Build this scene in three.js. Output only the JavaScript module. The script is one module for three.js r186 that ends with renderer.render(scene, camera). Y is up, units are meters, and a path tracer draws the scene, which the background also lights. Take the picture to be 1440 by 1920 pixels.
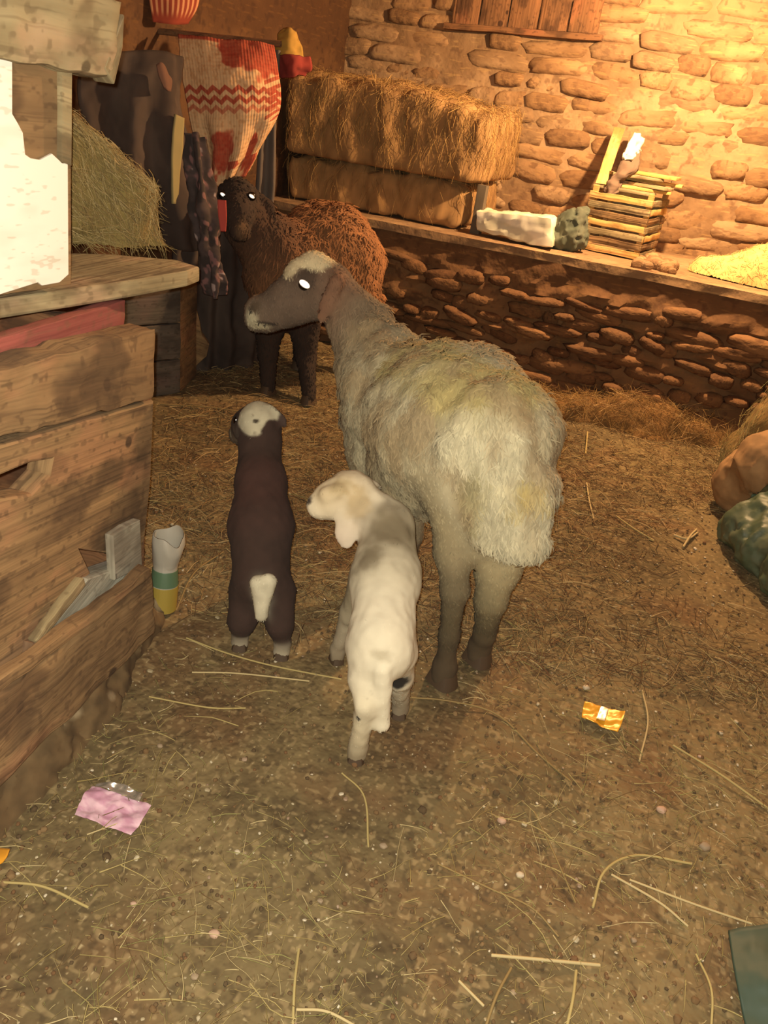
import * as THREE from 'three';
import { ImprovedNoise } from 'three/addons/math/ImprovedNoise.js';
import { mergeGeometries, mergeVertices, toCreasedNormals } from 'three/addons/utils/BufferGeometryUtils.js';

// ---------------------------------------------------------------- camera, light, exposure
const scene = new THREE.Scene();
scene.background = new THREE.Color(0x000000);
const camera = new THREE.PerspectiveCamera(67.0, 0.75, 0.02, 50);
camera.position.set(0, 1.25, 0);
camera.rotation.order = 'YXZ';
camera.rotation.set(-28 * Math.PI / 180, 0, 8 * Math.PI / 180);
scene.add(camera);
const renderer = new THREE.WebGLRenderer({ antialias: true });
renderer.toneMapping = THREE.LinearToneMapping;
renderer.toneMappingExposure = 1.0;
renderer.shadowMap.enabled = true;
const LAMP_POS = [1.088, 1.856, -3.68];          // bare bulb hanging above the ledge, just out of the frame
const LAMP_COLOR = new THREE.Color().setRGB(1, 0.62, 0.30), LAMP_POWER = 21;
const flash = new THREE.PointLight(new THREE.Color().setRGB(1, 0.95, 0.79), 11, 0, 2);   // the phone's flash beside its lens
flash.name = 'phone_flash';
flash.position.set(-0.012, 1.262, 0.0);
flash.castShadow = true; flash.shadow.radius = 0.25;
scene.add(flash);

// ---------------------------------------------------------------- helpers
const V = (x, y, z) => new THREE.Vector3(x, y, z);
let seed = 12345;
const rnd = () => { seed = (seed * 1664525 + 1013904223) >>> 0; return seed / 4294967296; };
const rr = (a, b) => a + (b - a) * rnd();
const clamp = (x, a = 0, b = 1) => Math.min(b, Math.max(a, x));
const smooth = (a, b, x) => { const t = clamp((x - a) / (b - a)); return t * t * (3 - 2 * t); };
const mix = (a, b, t) => a + (b - a) * t;
const PN = new ImprovedNoise();
const n3 = (x, y, z) => PN.noise(x + 71.3, y + 19.7, z + 43.1);
const fbm3 = (x, y, z, o = 3) => { let s = 0, a = 1, f = 1; for (let i = 0; i < o; i++) { s += a * n3(x * f, y * f, z * f); a *= 0.5; f *= 2.03; } return s; };
const usedNames = {};
function numbered(n) { const k = usedNames[n] = (usedNames[n] ?? -1) + 1; return k ? n + '_' + String(k).padStart(3, '0') : n; }
const shade = o => { o.traverse(m => { if (m.isMesh) { m.castShadow = true; m.receiveShadow = true; } }); return o; };
function thing(name, label, category, base, group) {
  const g = new THREE.Group(); g.name = numbered(name); g.position.copy(base); scene.add(g);
  g.userData = { label, category }; if (group) g.userData.group = group;
  return g;
}
// geometry is given in world coordinates; it is moved into its thing's own frame
function part(parent, name, geo, mat, stuff) {
  const root = parent.isMesh ? parent.parent : parent;
  if (root && root.isGroup) geo.translate(-root.position.x, -root.position.y, -root.position.z);
  const m = new THREE.Mesh(geo, mat); m.name = name; m.castShadow = m.receiveShadow = true;
  if (stuff) m.userData.kind = 'stuff';
  parent.add(m); return m;
}
function solo(name, geo, mat, base, label, category, group) {
  geo.translate(-base.x, -base.y, -base.z);
  const m = new THREE.Mesh(geo, mat); m.name = numbered(name); m.position.copy(base); m.castShadow = m.receiveShadow = true;
  m.userData = { label, category }; if (group) m.userData.group = group;
  scene.add(m); return m;
}
function struct(name, geo, mat, label, category) {
  const m = new THREE.Mesh(geo, mat); m.name = name; m.castShadow = m.receiveShadow = true;
  m.userData = { kind: 'structure', label, category }; scene.add(m); return m;
}
// ---- textures
const H2 = (x, y, s) => { let h = (x * 374761393 + y * 668265263 + s * 362437) | 0; h = Math.imul(h ^ (h >>> 13), 1274126177); return ((h ^ (h >>> 16)) >>> 0) / 4294967296; };
function vn(x, y, px, py, s) {
  const xi = Math.floor(x), yi = Math.floor(y), fx = x - xi, fy = y - yi, u = fx * fx * (3 - 2 * fx), v = fy * fy * (3 - 2 * fy);
  const m = (a, b) => ((a % b) + b) % b, x0 = m(xi, px), x1 = m(xi + 1, px), y0 = m(yi, py), y1 = m(yi + 1, py);
  return mix(mix(H2(x0, y0, s), H2(x1, y0, s), u), mix(H2(x0, y1, s), H2(x1, y1, s), u), v);
}
function fb(u, v, p, q, s, o = 4) { let t = 0, a = 0.5, n = 0; for (let i = 0; i < o; i++) { t += a * vn(u * p, v * q, p, q, s + i * 7); n += a; a *= 0.5; p *= 2; q *= 2; } return t / n; }
function tex(w, h, fn, srgb = true) {
  const d = new Uint8Array(w * h * 4);
  for (let j = 0; j < h; j++) for (let i = 0; i < w; i++) {
    const c = fn(i / w, j / h), k = (j * w + i) * 4;
    d[k] = clamp(c[0]) * 255; d[k + 1] = clamp(c[1]) * 255; d[k + 2] = clamp(c[2]) * 255; d[k + 3] = 255;
  }
  const t = new THREE.DataTexture(d, w, h, THREE.RGBAFormat);
  t.wrapS = t.wrapT = THREE.RepeatWrapping; t.magFilter = THREE.LinearFilter; t.minFilter = THREE.LinearMipmapLinearFilter; t.generateMipmaps = true;
  if (srgb) t.colorSpace = THREE.SRGBColorSpace; t.needsUpdate = true; return t;
}
const hex = h => [(h >> 16 & 255) / 255, (h >> 8 & 255) / 255, (h & 255) / 255];
const lerp3 = (a, b, t) => [mix(a[0], b[0], t), mix(a[1], b[1], t), mix(a[2], b[2], t)];
const scaled = (t, s) => { const c = t.clone(); c.repeat.set(1 / s, 1 / s); c.needsUpdate = true; return c; };
function std(o) { return new THREE.MeshStandardMaterial(Object.assign({ roughness: 0.95, metalness: 0 }, o)); }

const dirtTex = scaled(tex(1024, 1024, (u, v) => {
  const a = fb(u, v, 5, 5, 1, 5), b = fb(u, v, 40, 40, 2, 3), c = fb(u, v, 9, 9, 3, 4), d = vn(u * 256, v * 256, 256, 256, 9);
  let k = lerp3(hex(0x5a4d32), hex(0x786745), smooth(0.3, 0.7, a));
  k = lerp3(k, hex(0x6a5033), smooth(0.5, 0.75, c) * 0.7);
  k = lerp3(k, hex(0x463722), smooth(0.55, 0.85, b) * 0.4);
  const e = vn(u * 180, v * 180, 180, 180, 15), f = fb(u, v, 120, 120, 17, 2); k = lerp3(k, hex(0x3c2f1e), smooth(0.6, 0.8, f) * 0.4); k = lerp3(k, hex(0x9c8760), smooth(0.66, 0.85, e) * 0.5);
  if (d > 0.9) k = lerp3(k, hex(0xc4b48c), (d - 0.9) * 7);
  return k;
}), 1.7);
const dirtBump = scaled(tex(1024, 1024, (u, v) => { const h = fb(u, v, 20, 20, 31, 5) * 0.7 + fb(u, v, 90, 90, 5, 3) * 0.3; return [h, h, h]; }, false), 1.7);
const mudTex = scaled(tex(512, 512, (u, v) => {
  const a = fb(u, v, 4, 4, 11, 5), b = fb(u, v, 30, 30, 12, 3), st = fb(u, v, 14, 90, 14, 2);
  let k = lerp3(hex(0x84684a), hex(0xa38664), smooth(0.3, 0.7, a));
  k = lerp3(k, hex(0x6a503a), smooth(0.55, 0.8, b) * 0.6);
  return lerp3(k, hex(0xbd9c66), smooth(0.68, 0.8, st) * 0.4);
}), 0.9);
const mudBump = scaled(tex(512, 512, (u, v) => { const h = fb(u, v, 12, 12, 21, 5); return [h, h, h]; }, false), 0.9);
function woodTex(c0, c1, c2, s, knots = 3) {
  const kn = []; for (let i = 0; i < knots; i++) kn.push([H2(i, 3, s), 0.15 + 0.7 * H2(i, 5, s), 0.02 + 0.02 * H2(i, 7, s)]);
  return tex(1024, 256, (u, v) => {
    let w = v + 0.03 * (fb(u, v, 4, 2, s, 3) - 0.5);
    for (const [ku, kv, kr] of kn) { const du = (u - ku) * 3, dv = v - kv, d = Math.hypot(du, dv * 0.8); w += 0.04 * Math.sign(dv) * Math.exp(-d * d / 0.006); }
    const g = fb(u, w, 3, 14, s + 1, 5), f = fb(u, w, 8, 90, s + 2, 2), p = fb(u, v, 6, 4, s + 3, 5), q = fb(u, v, 9, 5, s + 5, 4), sp = fb(u, v, 60, 30, s + 6, 2);
    let k = lerp3(c0, c1, smooth(0.3, 0.7, g * 0.5 + p * 0.5)); k = lerp3(k, c2, smooth(0.62, 0.85, f) * 0.35); k = lerp3(k, c2, smooth(0.5, 0.72, q) * 0.65);
    k = lerp3(k, [c1[0] * 1.08, c1[1] * 0.98, c1[2] * 1.02], smooth(0.55, 0.75, p) * 0.6); k = lerp3(k, c2, smooth(0.62, 0.8, sp) * 0.4);
    for (const [ku, kv, kr] of kn) { const d = Math.hypot((u - ku) * 3, v - kv); if (d < kr * 1.6) k = lerp3(k, c2, smooth(kr * 1.6, kr, d)); }
    return k;
  });
}
const woodBump = tex(512, 256, (u, v) => { const h = fb(u, v, 3, 40, 77, 4) * 0.7 + fb(u, v, 20, 20, 78, 3) * 0.3; return [h, h, h]; }, false);
const M = {
  dirt: std({ map: dirtTex, bumpMap: dirtBump, bumpScale: 0.02 }),
  mud: std({ map: mudTex, bumpMap: mudBump, bumpScale: 0.012 }),
  mudDimmed: std({ map: mudTex, bumpMap: mudBump, bumpScale: 0.014, color: 0x96806a }),  // wall mud darkened in colour so the side wall looks less lit
  mudLedgeDark: std({ map: mudTex, bumpMap: mudBump, bumpScale: 0.014, color: 0xb9a592 }),  // the wall mud again, tinted darker for the ledge
  woodPale: std({ map: woodTex(hex(0x857757), hex(0xa2936f), hex(0x5f5038), 41), bumpMap: woodBump, bumpScale: 0.004 }),
  woodBrown: std({ map: woodTex(hex(0x735a3c), hex(0x8c704c), hex(0x483522), 52), bumpMap: woodBump, bumpScale: 0.005 }),
  woodDark: std({ map: woodTex(hex(0x6f4f34), hex(0x875f3e), hex(0x402a1b), 63), bumpMap: woodBump, bumpScale: 0.005 }),
  woodRed: std({ map: woodTex(hex(0x86453f), hex(0x93544a), hex(0x6e4c3a), 74, 0), bumpMap: woodBump, bumpScale: 0.003, roughness: 0.75 }),
  woodWhite: std({ map: woodTex(hex(0x98917f), hex(0xaaa492), hex(0x6e6455), 85, 1), bumpMap: woodBump, bumpScale: 0.004 }),
  woodYellow: std({ map: woodTex(hex(0xc09a58), hex(0xd3b070), hex(0x9a7440), 96, 1), bumpMap: woodBump, bumpScale: 0.003 }),
  vc: std({ vertexColors: true }),
  vcSide: std({ vertexColors: true, side: THREE.DoubleSide }),
  hoof: std({ color: 0x463728, roughness: 0.7 }),
  eye: std({ color: 0x0d0906, roughness: 0.12 }),
  glint: std({ color: 0xffffff, metalness: 1, roughness: 0.42 }),
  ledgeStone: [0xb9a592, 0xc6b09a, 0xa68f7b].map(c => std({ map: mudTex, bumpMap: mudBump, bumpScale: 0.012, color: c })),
  stone: [0xffffff, 0xf3ebe2, 0xe9dfd4, 0xfff6ea].map(c => std({ map: mudTex, bumpMap: mudBump, bumpScale: 0.01, color: c })),
};
const darkWood = std({ map: woodTex(hex(0x4a443c), hex(0x585046), hex(0x302a24), 107, 0), bumpMap: woodBump, bumpScale: 0.004 });
// ---- shapes
// a plank: 4 front corners (world, around the face) + depth vector; edges are worn, faces uneven. Grain runs along c0->c1.
function plank(c, dv, amp = 0.004, bev = 0.006, nu = 14, nv = 5, nw = 3, uoff = 0) {
  const L = c[0].distanceTo(c[1]), Hh = c[0].distanceTo(c[3]), D = dv.length();
  const g = new THREE.BoxGeometry(1, 1, 1, nu, nv, nw), p = g.attributes.position, uv = g.attributes.uv, nrm = g.attributes.normal;
  const e = [Math.min(0.3, bev / L), Math.min(0.3, bev / Hh), Math.min(0.3, bev / D)], N = [nu, nv, nw];
  const warp = (t, i) => { const k = Math.round(t * N[i]); if (k === 0) return 0; if (k === N[i]) return 1; return N[i] === 2 ? 0.5 : e[i] + (k - 1) / (N[i] - 2) * (1 - 2 * e[i]); };
  const a = V(), b = V(), o = V();
  for (let i = 0; i < p.count; i++) {
    let u = warp(p.getX(i) + 0.5, 0), v = warp(0.5 - p.getY(i), 1), w = warp(0.5 - p.getZ(i), 2);
    const ex = +(u === 0 || u === 1), ey = +(v === 0 || v === 1), ez = +(w === 0 || w === 1), n = ex + ey + ez;
    const nx = Math.abs(nrm.getX(i)), ny = Math.abs(nrm.getY(i));
    if (nx > 0.5) uv.setXY(i, w * D + uoff, v * Hh * 3); else if (ny > 0.5) uv.setXY(i, u * L + uoff, w * D * 3 + 0.31); else uv.setXY(i, u * L + uoff, v * Hh * 3);
    if (n >= 2) { const s = 0.45; if (ex) u = mix(u, 0.5, s * e[0] * 2 * 0.5); if (ey) v = mix(v, 0.5, s * e[1] * 2 * 0.5); if (ez) w = mix(w, 0.5, s * e[2] * 2 * 0.5); }
    a.lerpVectors(c[0], c[1], u); b.lerpVectors(c[3], c[2], u); o.lerpVectors(a, b, v).addScaledVector(dv, w);
    const q = 14;
    o.x += amp * fbm3(o.x * q, o.y * q, o.z * q, 2); o.y += amp * fbm3(o.x * q + 9, o.y * q, o.z * q, 2); o.z += amp * fbm3(o.x * q, o.y * q + 9, o.z * q, 2);
    p.setXYZ(i, o.x, o.y, o.z);
  }
  return toCreasedNormals(g, 0.6);
}
// planar polygon (world points) extruded backwards along -n
function polySlab(pts, n, thick, bev = 0.004) {
  n = n.clone().normalize(); const o = pts[0], ux = V().subVectors(pts[1], o).addScaledVector(n, -V().subVectors(pts[1], o).dot(n)).normalize(), uy = V().crossVectors(n, ux);
  const sh = new THREE.Shape(pts.map(q => { const d = V().subVectors(q, o); return new THREE.Vector2(d.dot(ux), d.dot(uy)); }));
  const g = new THREE.ExtrudeGeometry(sh, { depth: Math.max(0.001, thick - 2 * bev), bevelEnabled: true, bevelThickness: bev, bevelSize: bev * 0.7, bevelOffset: -bev * 0.7, bevelSegments: 2 });
  const uv = g.attributes.uv; for (let i = 0; i < uv.count; i++) uv.setXY(i, uv.getX(i), uv.getY(i) * 3);
  g.translate(0, 0, -(thick - bev));
  g.applyMatrix4(new THREE.Matrix4().makeBasis(ux, uy, n).setPosition(o)); return g;
}
// sheet of cloth/plastic from rows of control points
function sheet(rows, { nu = 40, nv = 40, thick = 0.006, wob = 0.01, wf = 8, fold = null, smoothRows = true } = {}) {
  const curves = rows.map(r => new THREE.CatmullRomCurve3(r, false, 'centripetal'));
  const top = [], nV = nv + 1, nU = nu + 1;
  for (let i = 0; i <= nu; i++) { const col = new THREE.CatmullRomCurve3(curves.map(c => c.getPoint(i / nu)), false, 'centripetal'); for (let j = 0; j <= nv; j++) top[j * nU + i] = col.getPoint(j / nv); }
  const at = (i, j) => top[clamp(j, 0, nv) * nU + clamp(i, 0, nu)];
  const nr = top.map((p, k) => { const i = k % nU, j = Math.floor(k / nU); return V().crossVectors(V().subVectors(at(i + 1, j), at(i - 1, j)), V().subVectors(at(i, j - 1), at(i, j + 1))).normalize(); });
  const pos = [], uvs = [], idx = [];
  for (const s of [1, -1]) for (let k = 0; k < top.length; k++) {
    const p = top[k], u = (k % nU) / nu, v = Math.floor(k / nU) / nv;
    let d = wob * fbm3(p.x * wf, p.y * wf, p.z * wf, 3); if (fold) d += fold(u, v);
    const q = p.clone().addScaledVector(nr[k], d + s * thick / 2); pos.push(q.x, q.y, q.z); uvs.push(u, 1 - v);
  }
  const B = top.length;
  for (let j = 0; j < nv; j++) for (let i = 0; i < nu; i++) { const a = j * nU + i, b = a + 1, c = a + nU, d = c + 1; idx.push(a, c, b, b, c, d, B + a, B + b, B + c, B + b, B + d, B + c); }
  const rim = (a, b) => idx.push(a, b, B + a, b, B + b, B + a);
  for (let i = 0; i < nu; i++) { rim(i, i + 1); rim(nv * nU + i + 1, nv * nU + i); }
  for (let j = 0; j < nv; j++) { rim((j + 1) * nU, j * nU); rim(j * nU + nu, (j + 1) * nU + nu); }
  const g = new THREE.BufferGeometry(); g.setAttribute('position', new THREE.Float32BufferAttribute(pos, 3)); g.setAttribute('uv', new THREE.Float32BufferAttribute(uvs, 2)); g.setIndex(idx); g.computeVertexNormals(); return g;
}
function tube(pts, r, seg = 12, rad = 6) { return new THREE.TubeGeometry(new THREE.CatmullRomCurve3(pts), seg, r, rad, false); }
function sphere(c, r, s = [1, 1, 1], n = 14) { const g = new THREE.SphereGeometry(r, n, n); g.scale(...s); g.translate(c.x, c.y, c.z); return g; }

// ---- smooth bodies: tapered capsules and ellipsoids joined with a smooth minimum, meshed with surface nets
// prim: {a, b, ra, rb, k, col} or {c, ax:[V,V,V], r:[..], k, col}
function primDist(q, x, y, z) {
  if (q.c) {
    const dx = x - q.c.x, dy = y - q.c.y, dz = z - q.c.z;
    const u = (dx * q.ax[0].x + dy * q.ax[0].y + dz * q.ax[0].z) / q.r[0], v = (dx * q.ax[1].x + dy * q.ax[1].y + dz * q.ax[1].z) / q.r[1], w = (dx * q.ax[2].x + dy * q.ax[2].y + dz * q.ax[2].z) / q.r[2];
    const k0 = Math.sqrt(u * u + v * v + w * w), k1 = Math.sqrt((u / q.r[0]) ** 2 + (v / q.r[1]) ** 2 + (w / q.r[2]) ** 2);
    return k1 < 1e-9 ? -Math.min(...q.r) : k0 * (k0 - 1) / k1;
  }
  const a = q.a, b = q.b, bx = b.x - a.x, by = b.y - a.y, bz = b.z - a.z, px = x - a.x, py = y - a.y, pz = z - a.z;
  const t = clamp((px * bx + py * by + pz * bz) / (bx * bx + by * by + bz * bz + 1e-12));
  return Math.hypot(px - bx * t, py - by * t, pz - bz * t) - (q.ra + (q.rb - q.ra) * t);
}
function field(prims, lump) {
  return (x, y, z) => {
    let d = 1e9;
    for (const q of prims) {
      const e = primDist(q, x, y, z), k = q.k ?? 0.03;
      const h = Math.max(k - Math.abs(d - e), 0) / k; d = Math.min(d, e) - h * h * k * 0.25;
    }
    return lump && d < 0.05 ? d - lump(x, y, z) : d;
  };
}
function nets(f, lo, hi, cell) {
  const nx = Math.ceil((hi.x - lo.x) / cell) + 1, ny = Math.ceil((hi.y - lo.y) / cell) + 1, nz = Math.ceil((hi.z - lo.z) / cell) + 1;
  const F = new Float32Array(nx * ny * nz), id = (i, j, k) => (k * ny + j) * nx + i;
  // coarse skip: evaluate every cell, capsules are cheap
  for (let k = 0; k < nz; k++) for (let j = 0; j < ny; j++) for (let i = 0; i < nx; i++) F[id(i, j, k)] = f(lo.x + i * cell, lo.y + j * cell, lo.z + k * cell);
  const vi = new Int32Array(nx * ny * nz).fill(-1), pos = [], idx = [];
  const co = [[0, 0, 0], [1, 0, 0], [0, 1, 0], [1, 1, 0], [0, 0, 1], [1, 0, 1], [0, 1, 1], [1, 1, 1]], ed = [[0, 1], [2, 3], [4, 5], [6, 7], [0, 2], [1, 3], [4, 6], [5, 7], [0, 4], [1, 5], [2, 6], [3, 7]];
  for (let k = 0; k < nz - 1; k++) for (let j = 0; j < ny - 1; j++) for (let i = 0; i < nx - 1; i++) {
    const v = co.map(c => F[id(i + c[0], j + c[1], k + c[2])]); let neg = 0; for (const s of v) if (s < 0) neg++;
    if (!neg || neg === 8) continue;
    let x = 0, y = 0, z = 0, n = 0;
    for (const [a, b] of ed) if ((v[a] < 0) !== (v[b] < 0)) { const t = v[a] / (v[a] - v[b]); x += mix(co[a][0], co[b][0], t); y += mix(co[a][1], co[b][1], t); z += mix(co[a][2], co[b][2], t); n++; }
    vi[id(i, j, k)] = pos.length / 3; pos.push(lo.x + (i + x / n) * cell, lo.y + (j + y / n) * cell, lo.z + (k + z / n) * cell);
  }
  const quad = (a, b, c, d, flip) => { if (a < 0 || b < 0 || c < 0 || d < 0) return; if (flip) idx.push(a, c, b, a, d, c); else idx.push(a, b, c, a, c, d); };
  for (let k = 1; k < nz - 1; k++) for (let j = 1; j < ny - 1; j++) for (let i = 1; i < nx - 1; i++) {
    const s = F[id(i, j, k)] < 0;
    if (s !== F[id(i + 1, j, k)] < 0) quad(vi[id(i, j - 1, k - 1)], vi[id(i, j, k - 1)], vi[id(i, j, k)], vi[id(i, j - 1, k)], !s);
    if (s !== F[id(i, j + 1, k)] < 0) quad(vi[id(i - 1, j, k - 1)], vi[id(i - 1, j, k)], vi[id(i, j, k)], vi[id(i, j, k - 1)], !s);
    if (s !== F[id(i, j, k + 1)] < 0) quad(vi[id(i - 1, j - 1, k)], vi[id(i, j - 1, k)], vi[id(i, j, k)], vi[id(i - 1, j, k)], !s);
  }
  const g = new THREE.BufferGeometry(); g.setAttribute('position', new THREE.Float32BufferAttribute(pos, 3)); g.setIndex(idx); g.computeVertexNormals(); return g;
}
function bounds(prims, pad) {
  const b = new THREE.Box3();
  for (const q of prims) { if (q.c) { const r = Math.max(...q.r); b.expandByPoint(q.c.clone().addScalar(r)); b.expandByPoint(q.c.clone().addScalar(-r)); } else for (const [p, r] of [[q.a, q.ra], [q.b, q.rb]]) { b.expandByPoint(p.clone().addScalar(r)); b.expandByPoint(p.clone().addScalar(-r)); } }
  b.expandByScalar(pad); return b;
}
const lin = h => { const c = new THREE.Color(h); return [c.r, c.g, c.b]; };
// body colour = blend of the colours of the nearest prims, then spots of other fur colour, then speckle
function furColor(prims, spots, sig, mottle) {
  const cols = prims.map(q => lin(q.col)), sp = spots.map(s => lin(s.col));
  return (x, y, z) => {
    let r = 0, g = 0, b = 0, w = 0;
    prims.forEach((q, i) => { const e = Math.exp(-Math.max(0, primDist(q, x, y, z) + 0.02) / sig); r += cols[i][0] * e; g += cols[i][1] * e; b += cols[i][2] * e; w += e; });
    r /= w; g /= w; b /= w;
    spots.forEach((s, i) => {
      const n = (s.n ?? 0.35) * s.r * fbm3(x / s.r * 1.3, y / s.r * 1.3, z / s.r * 1.3, 2), d = Math.hypot((x - s.c.x) / (s.sx ?? 1), (y - s.c.y) / (s.sy ?? 1), (z - s.c.z) / (s.sz ?? 1)) + n;
      const t = (1 - smooth(s.r * (1 - (s.soft ?? 0.2)), s.r * (1 + (s.soft ?? 0.2)), d)) * (s.o ?? 1); r = mix(r, sp[i][0], t); g = mix(g, sp[i][1], t); b = mix(b, sp[i][2], t);
    });
    const m = 1 + mottle * fbm3(x * 28, y * 28, z * 28, 3); return [r * m, g * m, b * m];
  };
}
function paint(g, f) { const p = g.attributes.position, c = new Float32Array(p.count * 3); for (let i = 0; i < p.count; i++) { const k = f(p.getX(i), p.getY(i), p.getZ(i)); c[i * 3] = clamp(k[0]); c[i * 3 + 1] = clamp(k[1]); c[i * 3 + 2] = clamp(k[2]); } g.setAttribute('color', new THREE.BufferAttribute(c, 3)); return g; }
// fleece: curved locks rooted on the surface; len(x,y,z) gives a lock's length (0 = none)
function fleece(g, n, len, dirf, colf, wid = 0.0035, lift = 0.35, vary = 0.25) {
  const p = g.attributes.position, nn = g.attributes.normal, ix = g.index.array, nt = ix.length / 3, pos = [], col = [], nor = [], idx = [];
  const a = V(), b = V(), c = V(), N = V(), T = V(), S = V(), o = V(), q = V();
  // area-weighted triangle picks
  const cum = new Float32Array(nt); let s = 0;
  for (let t = 0; t < nt; t++) { a.fromBufferAttribute(p, ix[t * 3]); b.fromBufferAttribute(p, ix[t * 3 + 1]).sub(a); c.fromBufferAttribute(p, ix[t * 3 + 2]).sub(a); s += b.cross(c).length(); cum[t] = s; }
  for (let k = 0; k < n; k++) {
    let r = rnd() * s, l = 0, h = nt - 1; while (l < h) { const m = (l + h) >> 1; if (cum[m] < r) l = m + 1; else h = m; }
    let u = rnd(), v = rnd(); if (u + v > 1) { u = 1 - u; v = 1 - v; }
    const i0 = ix[l * 3], i1 = ix[l * 3 + 1], i2 = ix[l * 3 + 2];
    o.set(0, 0, 0).addScaledVector(a.fromBufferAttribute(p, i0), 1 - u - v).addScaledVector(b.fromBufferAttribute(p, i1), u).addScaledVector(c.fromBufferAttribute(p, i2), v);
    N.fromBufferAttribute(nn, i0);
    const L = len(o.x, o.y, o.z, N); if (L <= 0) continue;
    T.copy(dirf(o.x, o.y, o.z)); T.x += rr(-0.5, 0.5); T.y += rr(-0.5, 0.5); T.z += rr(-0.5, 0.5); T.addScaledVector(N, -T.dot(N)).normalize();
    S.crossVectors(N, T).normalize();
    const cc = colf(o.x, o.y, o.z), m = 1 + rr(-vary, vary), ll = L * rr(0.6, 1.3), w = wid * rr(0.7, 1.4), b0 = pos.length / 3, sw = rr(-0.3, 0.3);
    for (let j = 0; j <= 2; j++) {
      const t = j / 2; q.copy(o).addScaledVector(N, ll * (lift * Math.sin(t * 2.2)) - 0.003).addScaledVector(T, ll * t).addScaledVector(S, sw * ll * t * t);
      const wj = w * (j === 2 ? 0.25 : 1);
      for (const [es, en] of [[-0.87, -0.5], [0.87, -0.5], [0, 1]]) { pos.push(q.x + (S.x * es + N.x * en) * wj, q.y + (S.y * es + N.y * en) * wj, q.z + (S.z * es + N.z * en) * wj); nor.push(S.x * es * 0.5 + N.x * 0.8, S.y * es * 0.5 + N.y * 0.8, S.z * es * 0.5 + N.z * 0.8); col.push(clamp(cc[0] * m), clamp(cc[1] * m), clamp(cc[2] * m)); }
    }
    for (let j = 0; j < 2; j++) for (const [e, f] of [[1, 2], [2, 0]]) { const r0 = b0 + j * 3; idx.push(r0 + e, r0 + f, r0 + 3 + e, r0 + f, r0 + 3 + f, r0 + 3 + e); }
  }
  const G = new THREE.BufferGeometry(); G.setAttribute('position', new THREE.Float32BufferAttribute(pos, 3)); G.setAttribute('normal', new THREE.Float32BufferAttribute(nor, 3)); G.setAttribute('color', new THREE.Float32BufferAttribute(col, 3)); G.setIndex(idx); return G;
}
const cap = (a, ra, b, rb, col, k) => ({ a, b, ra, rb, col, k });
const CAMP = camera.position.clone();
function leaf(c, along, face, r, col, k = 0.012) {   // flattened ellipsoid (ears): long axis, facing, radii [length, width, thickness]
  const u = along.clone().normalize(), w = face.clone().addScaledVector(u, -face.dot(u)).normalize(), v = V().crossVectors(w, u); return { c, ax: [u, v, w], r, col, k };
}
function addEye(g, c, out, r, pr, tilt = 0, pw = 1) {   // eyeball with a bright pupil that throws the flash back
  const e = part(g, 'eye', sphere(c, r), M.eye);
  const d = V().subVectors(CAMP, c).normalize(), pg = new THREE.SphereGeometry(pr, 16, 10); pg.scale(pw * 1.25, 0.72, 0.12); pg.rotateZ(tilt);
  const m = new THREE.Matrix4().lookAt(CAMP, c, V(0, 1, 0)); pg.applyMatrix4(m); pg.translate(c.x + d.x * r * 0.98, c.y + d.y * r * 0.98, c.z + d.z * r * 0.98);
  part(e, 'pupil', pg, M.glint);
}

// ---------------------------------------------------------------- the room. t runs along the back wall, s out of it towards the camera
const W0 = V(0.03, 0, -5.13), TD = V(0.942, 0, 0.335), SD = V(-0.335, 0, 0.942);
const W = (t, s, y) => V(W0.x + TD.x * t + SD.x * s, y, W0.z + TD.z * t + SD.z * s);
const T0 = -0.67, T1 = 3.3, S1 = 6.3, CEIL = 2.5;
function slabTS(t0, t1, s0, s1, y0, y1, nt, ny, ns, bump) {
  const g = new THREE.BoxGeometry(1, 1, 1, nt, ny, ns), p = g.attributes.position, uv = g.attributes.uv, nr = g.attributes.normal;
  for (let i = 0; i < p.count; i++) {
    const t = mix(t0, t1, p.getX(i) + 0.5), y = mix(y0, y1, p.getY(i) + 0.5), s = mix(s0, s1, p.getZ(i) + 0.5);
    const ax = Math.abs(nr.getX(i)), ay = Math.abs(nr.getY(i)); uv.setXY(i, ax > 0.5 ? s : t, ay > 0.5 ? s : y);
    const q = W(t, s, y); if (bump) bump(q, t, s, y); p.setXYZ(i, q.x, q.y, q.z);
  }
  return toCreasedNormals(g, 0.9);
}
const rough = (amp, f) => (q) => { const x = q.x * f, y = q.y * f, z = q.z * f; const a = fbm3(x, y, z, 3) * amp; q.x += SD.x * a; q.z += SD.z * a; };
// floor: trodden earth, uneven
const floorH = (x, z) => 0.012 * fbm3(x * 2.2, 0, z * 2.2, 3) + 0.006 * fbm3(x * 11, 3, z * 11, 2) - 0.006;
{
  const c = [W(T0 - 0.3, -0.3, 0), W(T1 + 0.3, -0.3, 0), W(T0 - 0.3, S1 + 0.3, 0)], nt = 250, ns = 330;
  const g = slabTS(T0 - 0.3, T1 + 0.3, -0.3, S1 + 0.3, -0.12, 0, nt, 1, ns, (q, t, s, y) => { if (y > -0.06) q.y = floorH(q.x, q.z); });
  struct('floor', g, M.dirt, 'trodden brown earth floor strewn with straw', 'floor');
}
const wallBack = struct('wall_back', slabTS(T0 - 0.3, T1 + 0.3, -0.3, 0, 0, CEIL, 180, 110, 1, (q) => { const a = 0.018 * fbm3(q.x * 3, q.y * 3, q.z * 3, 3) + 0.008 * fbm3(q.x * 14, q.y * 14, q.z * 14, 2); q.x += SD.x * a; q.z += SD.z * a; }), M.mud, 'rough mud and stone wall behind the ledge', 'wall');
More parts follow.
